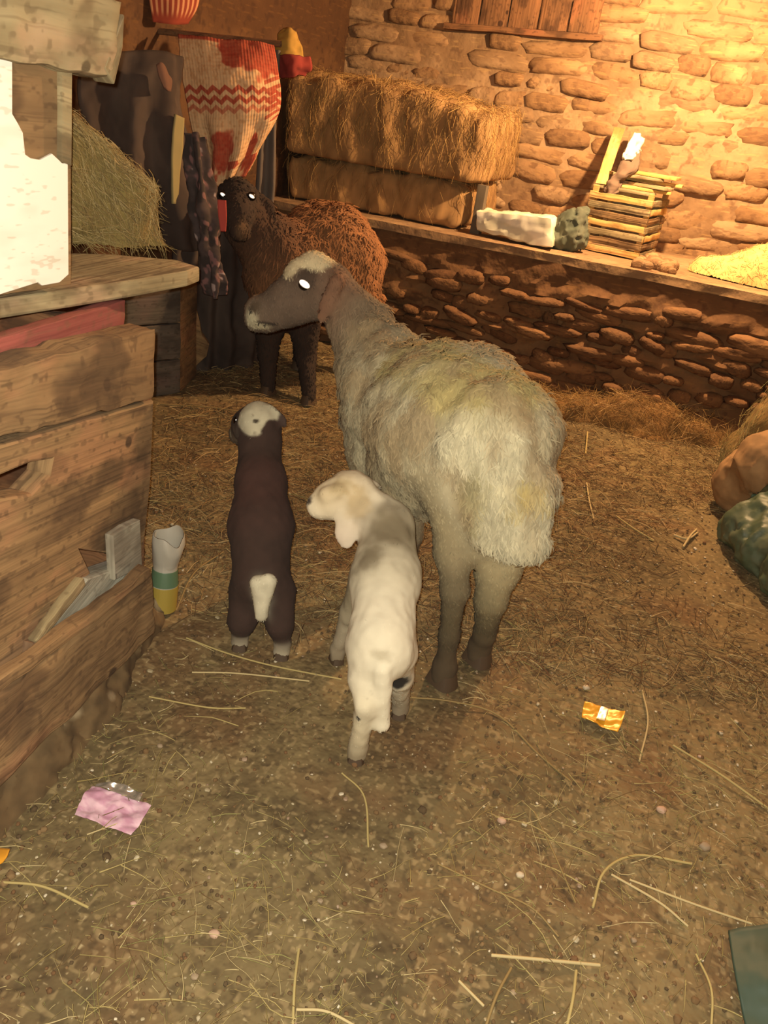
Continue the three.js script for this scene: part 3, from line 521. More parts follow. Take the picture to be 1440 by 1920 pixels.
// brown sheep at the back
{
  const up = (p, h) => V(p.x, p.y + h, p.z), HD = V(-0.5, 0, 0.85);
  const a = V(-0.601,0,-3.334), b = V(-0.406,0,-3.284), c = V(-0.528,0,-3.756), d = V(-0.272,0,-3.785), D = 0x2c2019, B = 0x7d5433;
  const prims = [
    cap(V(-0.556,0.511,-3.42), 0.16, V(-0.42,0.582,-3.62), 0.20, B, 0.08), cap(V(-0.42,0.582,-3.62), 0.20, V(-0.358,0.535,-3.76), 0.175, B, 0.08),
    cap(V(-0.221,0.43,-3.58), 0.07, V(-0.295,0.508,-3.62), 0.12, B, 0.06),
    cap(V(-0.616,0.597,-3.4), 0.14, V(-0.716,0.719,-3.36), 0.10, 0x5a3d29, 0.07), cap(V(-0.716,0.719,-3.36), 0.10, V(-0.759,0.814,-3.3), 0.075, D, 0.05),
    cap(V(-0.756,0.822,-3.28), 0.072, V(-0.732,0.778,-3.2), 0.058, D, 0.03), cap(V(-0.732,0.778,-3.2), 0.056, V(-0.71,0.725,-3.14), 0.042, 0x33241b, 0.03),
    leaf(V(-0.857,0.793,-3.32), V(-1, -0.5, 0), V(0, 0.2, 1), [0.075, 0.035, 0.012], D), leaf(V(-0.667,0.809,-3.32), V(1, -0.5, 0), V(0, 0.2, 1), [0.075, 0.035, 0.012], D),
    cap(V(-0.615,0.361,-3.38), 0.08, V(-0.616,0.186,-3.36), 0.042, D, 0.05), cap(V(-0.616,0.186,-3.36), 0.042, up(a, 0.03), 0.03, D, 0.02),
    cap(V(-0.471,0.365,-3.4), 0.08, V(-0.445,0.18,-3.38), 0.042, D, 0.05), cap(V(-0.445,0.18,-3.38), 0.042, up(b, 0.03), 0.03, D, 0.02),
    cap(V(-0.466,0.344,-3.7), 0.09, up(c, 0.3), 0.045, D, 0.05), cap(up(c, 0.3), 0.042, up(c, 0.03), 0.03, D, 0.02),
    cap(V(-0.276,0.371,-3.7), 0.09, up(d, 0.3), 0.045, D, 0.05), cap(up(d, 0.3), 0.042, up(d, 0.03), 0.03, D, 0.02),
  ];
  const wool = (x, y, z) => smooth(0.36, 0.44, y) * smooth(-0.74, -0.66, x + 0.5 * (0.6 - y));
  const g = animal('brown_sheep', 'shaggy brown sheep with a dark head, facing out beneath the patterned blanket', prims, {
    base: V(-0.48, 0, -3.5), cell: 0.0105, sig: 0.02, mottle: 0.16, lump: (x, y, z) => wool(x, y, z) * 0.016 * fbm3(x * 11, y * 8, z * 11, 3),
    spots: [{ c: V(-0.693,0.749,-3.08), r: 0.05, sx: 0.5, sy: 1.5, col: 0x5c452f, n: 0.3, soft: 0.5, o: 0.8 }],
    fleece: (geo, cf) => fleece(geo, 14000, (x, y, z) => wool(x, y, z) > 0.3 ? 0.05 : 0.014, () => V(0, -0.9, 0.1), cf, 0.003, 0.4, 0.3),
    hooves: [[a, HD, 0.034], [b, HD, 0.034], [c, HD, 0.034], [d, HD, 0.034]],
  });
  addEye(g, V(-0.801,0.835,-3.225), null, 0.018, 0.010, -0.5, 1.0); addEye(g, V(-0.687,0.844,-3.225), null, 0.018, 0.010, -0.5, 1.0);
}

// ---------------------------------------------------------------- the wooden manger on the left
const FN = V(0.983, 0, 0.183), SN = V(0.932, 0, 0.362), FU = V(0.183, 0, -0.983), SU = V(0.362, 0, -0.932);
const back = (n, d) => n.clone().multiplyScalar(-d);
{
  const g = thing('hay_manger', 'tall hay manger nailed together from old planks, with a torn white panel', 'manger', V(-0.75, 0, -1.45));
  const Q = (c, n, d, mat, name, o = {}) => part(g, name, plank(c, back(n, d), o.amp ?? 0.006, o.bev ?? 0.01, o.nu ?? 20, o.nv ?? 7, o.nw ?? 4, o.u ?? 0), mat);
  // box front: two wide planks; the lower one broken along the bottom
  Q([V(-0.648,0.816,-1), V(-0.534,0.757,-1.612), V(-0.537,0.601,-1.599), V(-0.652,0.71,-0.979)], FN, 0.075, M.woodBrown, 'plank', { amp: 0.008, bev: 0.014 });
  part(g, 'plank', polySlab([V(-0.637,0.674,-1.126), V(-0.545,0.59,-1.617), V(-0.549,0.399,-1.597), V(-0.555,0.27,-1.567), V(-0.561,0.196,-1.535), V(-0.579,0.287,-1.434), V(-0.602,0.369,-1.313), V(-0.596,0.29,-1.347), V(-0.623,0.286,-1.2), V(-0.633,0.241,-1.146), V(-0.65,0.219,-1.053), V(-0.686,0.188,-0.859), V(-0.671,0.597,-0.942), V(-0.64,0.583,-1.111), V(-0.625,0.556,-1.19), V(-0.616,0.571,-1.24), V(-0.613,0.596,-1.252), V(-0.623,0.613,-1.197), V(-0.638,0.622,-1.117), V(-0.669,0.654,-0.954), V(-0.667,0.701,-0.964)], FN, 0.05, 0.008), M.woodBrown);
  Q([V(-1.059,0.355,-1.524), V(-0.947,0.264,-2.126), V(-0.957,-0.284,-2.07), V(-1.08,-0.189,-1.413)], FN, 0.03, M.woodDark, 'back_board');
  // end of the box, going back
  { const a = V(-0.548,0.739,-1.645), b = V(-0.564,0.041,-1.558), w = V(-0.5, 0, -0.12); Q([a, a.clone().add(w), b.clone().add(w), b], V(0.2, 0, -0.97), 0.04, M.woodDark, 'end_board'); }
  // red painted board above the box
  Q([V(-0.725,0.807,-1.131), V(-0.624,0.792,-1.674), V(-0.627,0.736,-1.662), V(-0.727,0.766,-1.123)], FN, 0.03, M.woodRed, 'red_board', { amp: 0.003, bev: 0.005 });
  // shelf with a pointed tip, lying flat
  {
    const n = V(0, 1, 0), h = 0.842, pts = [V(-0.786,0.842,-1.244), V(-0.746,0.842,-1.377), V(-0.674,0.842,-1.507), V(-0.592,0.842,-1.665), V(-0.527,0.842,-1.809), V(-0.517,0.842,-1.87), V(-0.585,0.842,-1.91), V(-0.739,0.842,-1.867), V(-0.819,0.842,-1.816), V(-0.954,0.842,-1.651)];
    part(g, 'shelf', polySlab(pts, n, 0.036, 0.006), M.woodPale);
  }
  // upright with the torn white covering
  Q([V(-0.7,1.228,-1.408), V(-0.653,1.226,-1.528), V(-0.665,0.854,-1.497), V(-0.742,0.861,-1.3)], SN, 0.03, M.woodBrown, 'upright_board', { amp: 0.002, bev: 0.003, nw: 3 });
  Q([V(-0.654,1.231,-1.494), V(-0.645,1.228,-1.515), V(-0.651,1.069,-1.501), V(-0.66,1.076,-1.479)], SN, 0.02, M.woodPale, 'batten', { amp: 0.001, bev: 0.003 });
  const white = std({ map: tex(512, 512, (u, v) => { const a = fb(u, v, 50, 50, 201, 2), b = fb(u, v, 8, 8, 202, 3); return lerp3([0.93, 0.91, 0.86], [0.70, 0.66, 0.58], smooth(0.72, 0.8, a) * 0.35 + smooth(0.6, 0.8, b) * 0.15); }), roughness: 0.6 });
  part(g, 'white_panel', polySlab([V(-0.733,1.231,-1.295), V(-0.693,1.229,-1.398), V(-0.697,1.15,-1.389), V(-0.693,1.136,-1.398), V(-0.69,1.122,-1.406), V(-0.69,1.089,-1.407), V(-0.686,1.083,-1.417), V(-0.678,1.08,-1.436), V(-0.668,1.09,-1.462), V(-0.66,1.074,-1.483), V(-0.655,1.074,-1.495), V(-0.661,0.878,-1.48), V(-0.67,0.866,-1.458), V(-0.685,0.866,-1.419), V(-0.688,0.873,-1.41), V(-0.719,0.864,-1.33), V(-0.754,0.863,-1.241)], SN, 0.006, 0.0015), white);
  // beam on top
  part(g, 'beam', plank([V(-0.739,1.334,-1.239), V(-0.59,1.344,-1.621), V(-0.602,1.216,-1.592), V(-0.745,1.235,-1.223)], back(SN, 0.1), 0.006, 0.012, 26, 8, 5, 0.4), M.woodPale);
  part(g, 'splinter', polySlab([V(-0.61,1.233,-1.568), V(-0.589,1.322,-1.621), V(-0.591,1.27,-1.616), V(-0.6,1.209,-1.592)], SN, 0.05, 0.004), M.woodPale);
}
// dark low box under the coats
{
  const f0 = V(-1.138,0,-3.012), f1 = V(-0.962,0,-3.195), f2 = V(-0.956,0,-3.425), g = thing('low_box', 'dark low wooden box with a brown corner post beneath the hanging coat', 'box', f1);
  const H0 = 0.47, U = h => V(0, h, 0), n = V(0.15, 0, 0.99);
  for (let i = 0; i < 3; i++) { const y0 = i * 0.157, y1 = y0 + 0.15; part(g, 'board', plank([f0.clone().add(U(y1)), f1.clone().add(U(y1)), f1.clone().add(U(y0)), f0.clone().add(U(y0))], back(n, 0.03), 0.004, 0.006, 10, 4, 3, i * 0.37), darkWood); }
  part(g, 'corner_post', plank([f1.clone().add(U(H0 + 0.02)), f2.clone().add(U(H0 + 0.02)), f2, f1], V(-0.06, 0, -0.04), 0.004, 0.006, 5, 8, 3), M.woodBrown);
  const b0 = V(-0.984,0,-3.365), d = V().subVectors(b0, V(-0.965,0.024,-3.3)); 
  part(g, 'bracket', polySlab([V(-0.996,0.358,-3.42), V(-0.967,0.348,-3.42), V(-0.943,0.27,-3.42), V(-0.927,0.198,-3.42), V(-0.894,0.153,-3.42), V(-0.906,0.096,-3.42), V(-0.995,0.007,-3.42)], V(0.3, 0, 0.95), 0.05, 0.006), M.woodBrown);
  const back0 = f0.clone().add(V(-0.1, 0, -0.3)), back1 = f1.clone().add(V(-0.1, 0, -0.3));
  part(g, 'lid', plank([back0.clone().add(U(H0)), back1.clone().add(U(H0)), f1.clone().add(U(H0)), f0.clone().add(U(H0))], V(0, -0.02, 0), 0.003, 0.005), darkWood);
}
// low trough along the foot of the manger
{
  const g = thing('feed_trough', 'low broken feed trough at the foot of the manger', 'trough', V(-0.58, 0, -1.2));
  part(g, 'front_board', plank([V(-0.635,0.313,-0.794), V(-0.508,0.225,-1.479), V(-0.501,0.056,-1.464), V(-0.627,0.134,-0.732)], back(FN, 0.045), 0.009, 0.012, 26, 8, 4, 0.2), M.woodBrown);
  part(g, 'rim', plank([V(-0.625,0.345,-0.785), V(-0.501,0.255,-1.452), V(-0.499,0.232,-1.452), V(-0.624,0.326,-0.779)], back(FN, 0.03), 0.008, 0.006, 18, 4, 4, 0.7), M.woodBrown);
  part(g, 'bottom_board', polySlab([V(-0.623,0.265,-1.134), V(-0.59,0.299,-1.314), V(-0.552,0.228,-1.514), V(-0.551,0.171,-1.521), V(-0.597,0.196,-1.275), V(-0.623,0.211,-1.132)], FN, 0.05, 0.005), M.woodWhite);
  part(g, 'whitewashed_board', polySlab([V(-0.563,0.364,-1.39), V(-0.553,0.359,-1.444), V(-0.543,0.346,-1.499), V(-0.542,0.219,-1.502), V(-0.563,0.25,-1.39)], FN, 0.02, 0.003), M.woodWhite);
  part(g, 'broken_board', polySlab([V(-0.602,0.3,-1.092), V(-0.586,0.257,-1.182), V(-0.574,0.194,-1.246), V(-0.591,0.181,-1.153), V(-0.607,0.2,-1.069)], FN, 0.02, 0.003), std({ map: M.woodWhite.map, bumpMap: woodBump, bumpScale: 0.003, color: 0xd8b49c }));
  part(g, 'side_strip', plank([V(-0.599,0.301,-1.098), V(-0.57,0.345,-1.254), V(-0.569,0.324,-1.259), V(-0.598,0.281,-1.104)], back(FN, 0.02), 0.003, 0.004, 10, 3, 3), M.woodPale);
  part(g, 'earth_packing', paint(nets(field([cap(V(-0.60, 0.0, -1.60), 0.075, V(-0.64, 0.0, -1.25), 0.11, 0, 0.05), cap(V(-0.64, 0.0, -1.25), 0.11, V(-0.74, 0, -0.8), 0.11, 0, 0.05)], (x, y, z) => 0.018 * fbm3(x * 10, y * 10, z * 10, 2) + 0.008 * fbm3(x * 40, y * 40, z * 40, 3)), V(-0.95, -0.02, -1.75), V(-0.45, 0.16, -0.65), 0.009), (x, y, z) => { const n = fbm3(x * 25, y * 25, z * 25, 4), w = smooth(0.35, 0.6, fbm3(x * 14 + 5, y * 14, z * 14, 2)); return lin(0x5e4b31).map((v, i) => mix(v * (1 + 0.45 * n), lin(0x9c8a6c)[i], w * 0.7)); }), M.vc);
}
// dented container with coloured label
{
  const b = V(-0.542,0,-1.639), g = thing('plastic_tub', 'dented white plastic tub with green and yellow stripes beside the trough', 'tub', b);
  const R = 0.034, Hh = 0.225, dent = (geo) => { const p = geo.attributes.position; for (let i = 0; i < p.count; i++) { const x = p.getX(i), y = p.getY(i), z = p.getZ(i), d = 1 - 0.25 * Math.exp(-((y - 0.13) ** 2) / 0.0012) * (0.5 + 0.5 * Math.sin(Math.atan2(z, x) + 0.6)); p.setXYZ(i, x * d, y, z * d); } for (let i = 0; i < p.count; i++) { const x = p.getX(i), y = p.getY(i), z = p.getZ(i), k = smooth(0.12, 0.22, y); p.setXYZ(i, x * (1 + 0.18 * k * n3(x * 30, y * 20, z * 30)), y - 0.03 * k * (0.5 + n3(x * 22, 1, z * 22)), z * (1 + 0.18 * k * n3(x * 30 + 4, y * 20, z * 30))); } geo.rotateZ(-0.05); geo.rotateX(-0.12); geo.translate(b.x, b.y, b.z); geo.computeVertexNormals(); return geo; };
  const lathe = pts => dent(new THREE.LatheGeometry(pts.map(p => new THREE.Vector2(...p)), 28));
  const wh = std({ color: 0xa59e90, roughness: 0.5, side: THREE.DoubleSide });
  part(g, 'body', lathe([[0, 0], [R * 0.95, 0], [R, 0.005], [R, 0.05], [R, 0.1], [R * 1.02, 0.125], [R * 1.1, 0.14], [R * 1.18, 0.18], [R * 1.2, 0.205], [R * 1.12, Hh], [R * 1.05, Hh], [R * 1.12, 0.2], [R * 1.08, 0.16], [R * 0.95, 0.12]]), wh);
  part(g, 'yellow_stripe', lathe([[R + 0.001, 0.004], [R + 0.002, 0.006], [R + 0.002, 0.075], [R + 0.001, 0.076]]), std({ color: 0x98833a, roughness: 0.5 }));
  part(g, 'green_stripe', lathe([[R + 0.001, 0.078], [R + 0.002, 0.079], [R + 0.0022, 0.118], [R + 0.001, 0.12]]), std({ color: 0x51684e, roughness: 0.5 }));
}
// ---------------------------------------------------------------- straw and hay
function strandGeo(bend, kink) {   // unit length along x, three-sided stem
  const pos = [], idx = [], n = 4;
  for (let i = 0; i <= n; i++) { const t = i / n, y = bend * Math.sin(t * Math.PI) + (t > 0.5 ? kink * (t - 0.5) : 0), z = bend * 0.4 * Math.sin(t * 5), r = 0.5 * (1 - 0.5 * t); for (let k = 0; k < 3; k++) { const a = k / 3 * Math.PI * 2; pos.push(t - 0.5, y, z, r * Math.cos(a), r * Math.sin(a)); } }
  for (let i = 0; i < n; i++) for (let k = 0; k < 3; k++) { const a = i * 3 + k, b = i * 3 + (k + 1) % 3; idx.push(a, a + 3, b, b, a + 3, b + 3); }
  return { pos, idx };
}
const strandShapes = [strandGeo(0.04, 0), strandGeo(0.12, 0.1), strandGeo(-0.1, 0.25), strandGeo(0.02, -0.2)];
// builds one merged mesh geometry of many stems: each {p, d, n, l, w, c, k}
function stems(list) {
  const pos = [], col = [], idx = [], X = V(), Y = V(), Z = V();
  for (const s of list) {
    const S = strandShapes[s.k ?? 0], b = pos.length / 3; X.copy(s.d).normalize(); Z.crossVectors(X, s.n).normalize(); Y.crossVectors(Z, X);
    for (let i = 0; i < S.pos.length; i += 5) {
      const x = S.pos[i] * s.l, y = S.pos[i + 1] * s.l + S.pos[i + 3] * s.w, z = S.pos[i + 2] * s.l + S.pos[i + 4] * s.w;
      pos.push(s.p.x + X.x * x + Y.x * y + Z.x * z, s.p.y + X.y * x + Y.y * y + Z.y * z, s.p.z + X.z * x + Y.z * y + Z.z * z); col.push(...s.c);
    }
    for (const i of S.idx) idx.push(b + i);
  }
  const g = new THREE.BufferGeometry(); g.setAttribute('position', new THREE.Float32BufferAttribute(pos, 3)); g.setAttribute('color', new THREE.Float32BufferAttribute(col, 3)); g.setIndex(idx); g.computeVertexNormals(); return g;
}
const strawCols = [0x94824e, 0xa4935f, 0x7a6a42, 0x857248, 0xb5a476, 0x6f5836, 0x88834f].map(lin);
const hayCols = [0x94804e, 0xa38e5c, 0x7d6c42, 0x8e7648, 0x73603c, 0xac986a].map(lin);
const pick = a => a[Math.floor(rnd() * a.length)];
function surfacePoints(geo, n, fn) {   // random points with normals on an indexed mesh
  const p = geo.attributes.position, nn = geo.attributes.normal, ix = geo.index.array, nt = ix.length / 3;
  for (let i = 0; i < n; i++) { const t = Math.floor(rnd() * nt), a = ix[t * 3], b = ix[t * 3 + 1], u = rnd(); fn(V(mix(p.getX(a), p.getX(b), u), mix(p.getY(a), p.getY(b), u), mix(p.getZ(a), p.getZ(b), u)), V(nn.getX(a), nn.getY(a), nn.getZ(a))); }
}
function hayMass(g, prims, lump, cell, n, cols, len, baseCol, flow, ymin = -1) {
  const bb = bounds(prims, 0.04); if (bb.min.y < ymin) bb.min.y = ymin; const geo = nets(field(prims, (x, y, z) => lump * fbm3(x * 9, y * 9, z * 9, 3)), bb.min, bb.max, cell), list = [];
  surfacePoints(geo, n, (p, N) => {
    if (p.y < ymin + 0.005) return;
    const d = V(rr(-1, 1), rr(-1, 1), rr(-1, 1)); if (flow) d.addScaledVector(flow, 1.6); d.addScaledVector(N, -d.dot(N) * rr(0.6, 1.0)).normalize();
    list.push({ p: p.addScaledVector(N, rr(0, 0.006)), d, n: N, l: len * rr(0.5, 1.4), w: rr(0.0012, 0.0026), c: pick(cols), k: Math.floor(rnd() * 4) });
  });
  paint(geo, (x, y, z) => { const m = 1 + 0.3 * fbm3(x * 40, y * 40, z * 40, 2); return lin(baseCol).map(v => v * m); });
  part(g, 'core', geo, M.vc); part(g, 'hay', stems(list), M.vc, true);
}
{
  const g = thing('hay_pile', 'loose pile of dry hay on the manger shelf behind the white panel', 'hay', V(-0.85, 0.84, -1.95));
  hayMass(g, [cap(V(-0.854,0.993,-1.95), 0.12, V(-0.787,0.912,-2), 0.115, 0, 0.06), cap(V(-0.969,0.974,-2), 0.16, V(-0.897,0.872,-2), 0.13, 0, 0.06), cap(V(-0.762,0.877,-2), 0.08, V(-0.681,0.843,-2.02), 0.04, 0, 0.05)], 0.03, 0.012, 5200, hayCols, 0.075, 0x776638, V(0.6, -0.6, 0.1), 0.845);
}
{
  const g = thing('straw_heap', 'low heap of straw at the foot of the ledge beside the ewe', 'straw', V(1.13,0,-3.509));
  hayMass(g, [cap(V(0.619,-0.05,-3.692), 0.12, V(1.143,-0.05,-3.623), 0.14, 0, 0.06), cap(V(1.143,-0.05,-3.623), 0.14, V(1.721,-0.05,-3.608), 0.13, 0, 0.06)], 0.05, 0.014, 2600, [0x94733f, 0xa5854d, 0x7a5c34, 0x86663a, 0xb5986a, 0x6f4f2c].map(lin), 0.16, 0x74552e, null, -0.02);
}
// two stacked bales on the ledge, straw hanging over the front
function bale(label, t0, t1, s0, s1, y0, y1, rnds, nStraw) {
  const b = W((t0 + t1) / 2, (s0 + s1) / 2, y0), g = thing('straw_bale', label, 'bale', b);
  const prims = [{ c: W((t0 + t1) / 2, (s0 + s1) / 2, (y0 + y1) / 2), ax: [TD, V(0, 1, 0), SD], r: [0, 0, 0], col: 0 }];
  const hx = (t1 - t0) / 2, hy = (y1 - y0) / 2, hz = (s1 - s0) / 2, c = prims[0].c;
  const f2 = (x, y, z) => { const dx = x - c.x, dy = y - c.y, dz = z - c.z; const u = dx * TD.x + dz * TD.z, w = dx * SD.x + dz * SD.z; const drop = rnds * smooth(0.1, 1, u / hx) * hy * 0.5; const r = 0.05, qx = Math.abs(u) - hx + r, qy = Math.max(dy - (hy - drop), -dy - hy) + r, qz = Math.abs(w) - hz + r; return Math.hypot(Math.max(qx, 0), Math.max(qy, 0), Math.max(qz, 0)) + Math.min(0, Math.max(qx, qy, qz)) - r + 0.032 * fbm3(u * 11, dy * 4, w * 9, 3); }, f = (x, y, z) => Math.max(f2(x, y, z), y0 + 0.004 - y);
  const lo = V(Infinity, y0 - 0.02, Infinity), hi = V(-Infinity, y1 + 0.06, -Infinity);
  for (const t of [t0, t1]) for (const s of [s0, s1]) { const q = W(t, s, 0); lo.x = Math.min(lo.x, q.x - 0.06); lo.z = Math.min(lo.z, q.z - 0.06); hi.x = Math.max(hi.x, q.x + 0.06); hi.z = Math.max(hi.z, q.z + 0.06); }
  const geo = nets(f, lo, hi, 0.018), list = [], cols = [0x9c7844, 0xab8750, 0x88673c, 0xb4935c, 0x785833].map(lin);
  surfacePoints(geo, nStraw, (p, N) => { const d = V(rr(-0.6, 0.6), -1, rr(-0.6, 0.6)); if (N.y > 0.6) d.set(rr(-1, 1), 0, rr(-1, 1)); d.addScaledVector(N, -d.dot(N) * 0.85).normalize(); if (p.y > y0 + 0.05) list.push({ p: p.addScaledVector(N, 0.004), d, n: N, l: rr(0.06, 0.17), w: rr(0.0015, 0.003), c: pick(cols), k: Math.floor(rnd() * 4) }); });
  paint(geo, (x, y, z) => { const m = 1 + 0.35 * fbm3(x * 30, y * 12, z * 30, 3); return lin(0x96744a).map(v => v * m); });
  part(g, 'core', geo, M.vc); part(g, 'straw', stems(list), M.vc, true); return g;
}
bale('lower straw bale resting on the ledge behind the brown sheep', -0.60, 0.44, 0.12, 0.74, LH + 0.003, 0.91, 0, 1300);
bale('upper straw bale with straw hanging over its front, against the wall', -0.61, 0.50, 0.10, 0.79, 0.916, 1.30, 0.55, 5200);
{ const a = W(0.47, 0.72, LH), g = plank([W(0.485, 0.74, 0.92), W(0.535, 0.74, 0.92), W(0.535, 0.74, LH), W(0.485, 0.74, LH)], SD.clone().multiplyScalar(-0.05), 0.003, 0.006); solo('wooden_post', g, std({ color: 0x5c5244 }), a, 'short grey post propping the end of the upper bale', 'post'); }

// ---------------------------------------------------------------- clothes hanging by the side wall
const clothBump = scaled(tex(256, 256, (u, v) => { const h = 0.5 + 0.25 * Math.sin(u * 256 * 0.8) + 0.25 * Math.sin(v * 256 * 0.8); return [h, h, h]; }, false), 1);
{ const a = W(T0 - 0.02, 1.77, 1.372), b = W(-0.16, 1.66, 1.385); solo('clothes_pole', tube([a, a.clone().lerp(b, 0.5), b], 0.012, 10, 8), M.woodDark, a, 'thin wooden pole from the side wall that the blanket hangs on', 'pole'); }
{
  const red = hex(0x9c3a26), cr = hex(0xcfa87c);
  const t = tex(512, 768, (u, v0) => {
    const v = 1 - v0, n = fb(u, v, 6, 8, 301, 3), n2 = fb(u, v, 40, 40, 302, 2); let k = lerp3(cr, hex(0xbd9064), smooth(0.5, 0.85, n2)), r = 0;
    const tri = x => Math.abs(((x % 1) + 1) % 1 - 0.5) * 2;
    for (const c of [0.375, 0.435, 0.495]) { const z = c + 0.034 * (tri(u * 8) - 0.5), d = Math.abs(v - z); r = Math.max(r, (1 - smooth(0.012, 0.019, d)) * (c > 0.48 ? 0.6 : 1)); }
    if (v < 0.33) { const d = Math.hypot((u - 0.72) / 0.30, (v - 0.12) / 0.19) + (n - 0.5) * 1.1; r = Math.max(r, 1 - smooth(0.85, 1.0, d)); r = Math.max(r, 1 - smooth(0.02, 0.035, v + (n - 0.5) * 0.03)); }
    if (u > 0.82 && v > 0.18 && v < 0.6) r = Math.max(r, smooth(0.45, 0.6, tri(v * 16 + u * 6)) * 0.9);
    if (v > 0.54) { const d = Math.hypot((u - 0.36) / 0.15, (v - 0.76) / 0.17) + (n - 0.5) * 0.9; r = Math.max(r, 1 - smooth(0.8, 1, d)); const e = Math.hypot((u - 0.75) / 0.05, (v - 0.8) / 0.16) + (n - 0.5); r = Math.max(r, 1 - smooth(0.8, 1, e)); if (v > 0.84) r = Math.max(r, smooth(0.52, 0.6, n)); }
    return lerp3(k, red, r * (0.85 + 0.3 * (n2 - 0.5)));
  });
  const z = -3.6, rows = [
    [V(-1.098,1.37,-3.62), V(-0.954,1.369,-3.58), V(-0.814,1.379,-3.58), V(-0.701,1.375,-3.6)],
    [V(-1.068,1.247,-3.58), V(-0.925,1.258,-3.52), V(-0.785,1.272,-3.52), V(-0.669,1.267,-3.58)],
    [V(-1.035,1.105,-3.56), V(-0.895,1.117,-3.5), V(-0.764,1.137,-3.5), V(-0.654,1.152,-3.56)],
    [V(-0.996,0.989,-3.55), V(-0.885,0.975,-3.49), V(-0.776,0.999,-3.5), V(-0.689,1.068,-3.56)],
    [V(-0.95,0.827,-3.54), V(-0.882,0.835,-3.49), V(-0.819,0.871,-3.49), V(-0.761,0.896,-3.53)]];
  const g = sheet(rows, { nu: 60, nv: 70, thick: 0.008, wob: 0.012, wf: 9, fold: (u, v) => 0.016 * smooth(0.3, 1, v) * Math.sin(u * 22 + v * 2) });
  solo('patterned_blanket', g, std({ map: t, bumpMap: clothBump, bumpScale: 0.002 }), V(-0.868,0.845,-3.6), 'cream and red blanket with zigzag stripes hanging over the pole', 'blanket');
}
{
  const t = tex(256, 256, (u, v) => { const s = Math.sin(u * 60); return lerp3(hex(0x8c3a26), hex(0xc98d62), v < 0.75 ? smooth(-0.2, 0.6, s) * smooth(0.1, 0.3, v) : 0.2 + 0.3 * fb(u, v, 8, 8, 311, 2)); });
  solo('striped_cloth', sheet([[V(-1.215,1.574,-3.58), V(-1.106,1.588,-3.62), V(-1.025,1.6,-3.68)], [V(-1.2,1.471,-3.58), V(-1.1,1.481,-3.6), V(-1.027,1.488,-3.66)], [V(-1.187,1.397,-3.58), V(-1.111,1.4,-3.6), V(-1.07,1.413,-3.66)]], { nu: 30, nv: 16, wob: 0.008 }), std({ map: t }), V(-1.122,1.41,-3.6), 'red and cream striped cloth hanging high on the side wall', 'cloth');
}
{
  const g = thing('cloth_bundle', 'yellow and red cloth tucked at the end of the pole beside the bale', 'cloth', V(-0.653,1.361,-3.72));
  part(g, 'yellow_cloth', sheet([[V(-0.682,1.443,-3.74), V(-0.659,1.45,-3.72), V(-0.637,1.441,-3.74)], [V(-0.708,1.384,-3.73), V(-0.653,1.389,-3.68), V(-0.619,1.392,-3.73)], [V(-0.733,1.336,-3.73), V(-0.65,1.34,-3.67), V(-0.602,1.344,-3.73)]], { nu: 20, nv: 20, thick: 0.02, wob: 0.022, wf: 12 }), std({ color: 0x9c7a34 }));
  part(g, 'red_cloth', sheet([[V(-0.728,1.344,-3.73), V(-0.642,1.348,-3.66), V(-0.578,1.354,-3.72)], [V(-0.706,1.306,-3.72), V(-0.629,1.312,-3.64), V(-0.57,1.324,-3.71)], [V(-0.688,1.279,-3.73), V(-0.628,1.28,-3.67), V(-0.585,1.299,-3.73)]], { nu: 20, nv: 20, thick: 0.02, wob: 0.022, wf: 12 }), std({ color: 0x7e2a22 }));
}
const darkCloth = std({ map: tex(256, 256, (u, v) => lerp3(hex(0x352a25), hex(0x4a3d35), smooth(0.3, 0.7, fb(u, v, 6, 4, 321, 4)))) });
{
  const g = thing('dark_coat', 'dark brown coat with a pale narrow trim hanging on the side wall', 'coat', V(-1.115,1.012,-3.3));
  part(g, 'coat', sheet([
    [V(-1.271,1.233,-3.05), V(-1.133,1.277,-3.14), V(-1.034,1.293,-3.22), V(-0.993,1.285,-3.3)],
    [V(-1.275,1.119,-3.02), V(-1.133,1.138,-3.1), V(-1.026,1.152,-3.16), V(-0.975,1.15,-3.28)],
    [V(-1.249,0.967,-3.05), V(-1.121,0.982,-3.08), V(-1.012,0.985,-3.14), V(-0.945,0.978,-3.28)],
    [V(-1.216,0.803,-3.1), V(-1.086,0.803,-3.08), V(-0.982,0.81,-3.14), V(-0.871,0.811,-3.28)],
    [V(-1.147,0.615,-3.24), V(-1.02,0.63,-3.12), V(-0.93,0.618,-3.14), V(-0.86,0.605,-3.28)]], { nu: 40, nv: 50, thick: 0.02, wob: 0.02, wf: 7, fold: (u, v) => 0.02 * Math.sin(u * 17 + v * 3) * smooth(0, 0.4, v) }), darkCloth);
  part(g, 'pale_trim', sheet([[V(-0.968,1.099,-3.15), V(-0.943,1.088,-3.18)], [V(-0.971,1,-3.12), V(-0.943,0.998,-3.16)], [V(-0.965,0.892,-3.1), V(-0.949,0.887,-3.14)], [V(-0.964,0.794,-3.1), V(-0.955,0.792,-3.13)]], { nu: 6, nv: 30, thick: 0.008, wob: 0.004 }), std({ color: 0x8b7f55 }));
  part(g, 'lining', sheet([[V(-1.022,1.249,-3.11), V(-1.008,1.258,-3.12), V(-0.991,1.228,-3.15)], [V(-1.011,1.217,-3.1), V(-0.993,1.219,-3.11), V(-0.979,1.209,-3.15)], [V(-0.994,1.179,-3.11), V(-0.985,1.173,-3.12), V(-0.983,1.171,-3.15)]], { nu: 10, nv: 10, thick: 0.006 }), std({ color: 0x634638 }));
}
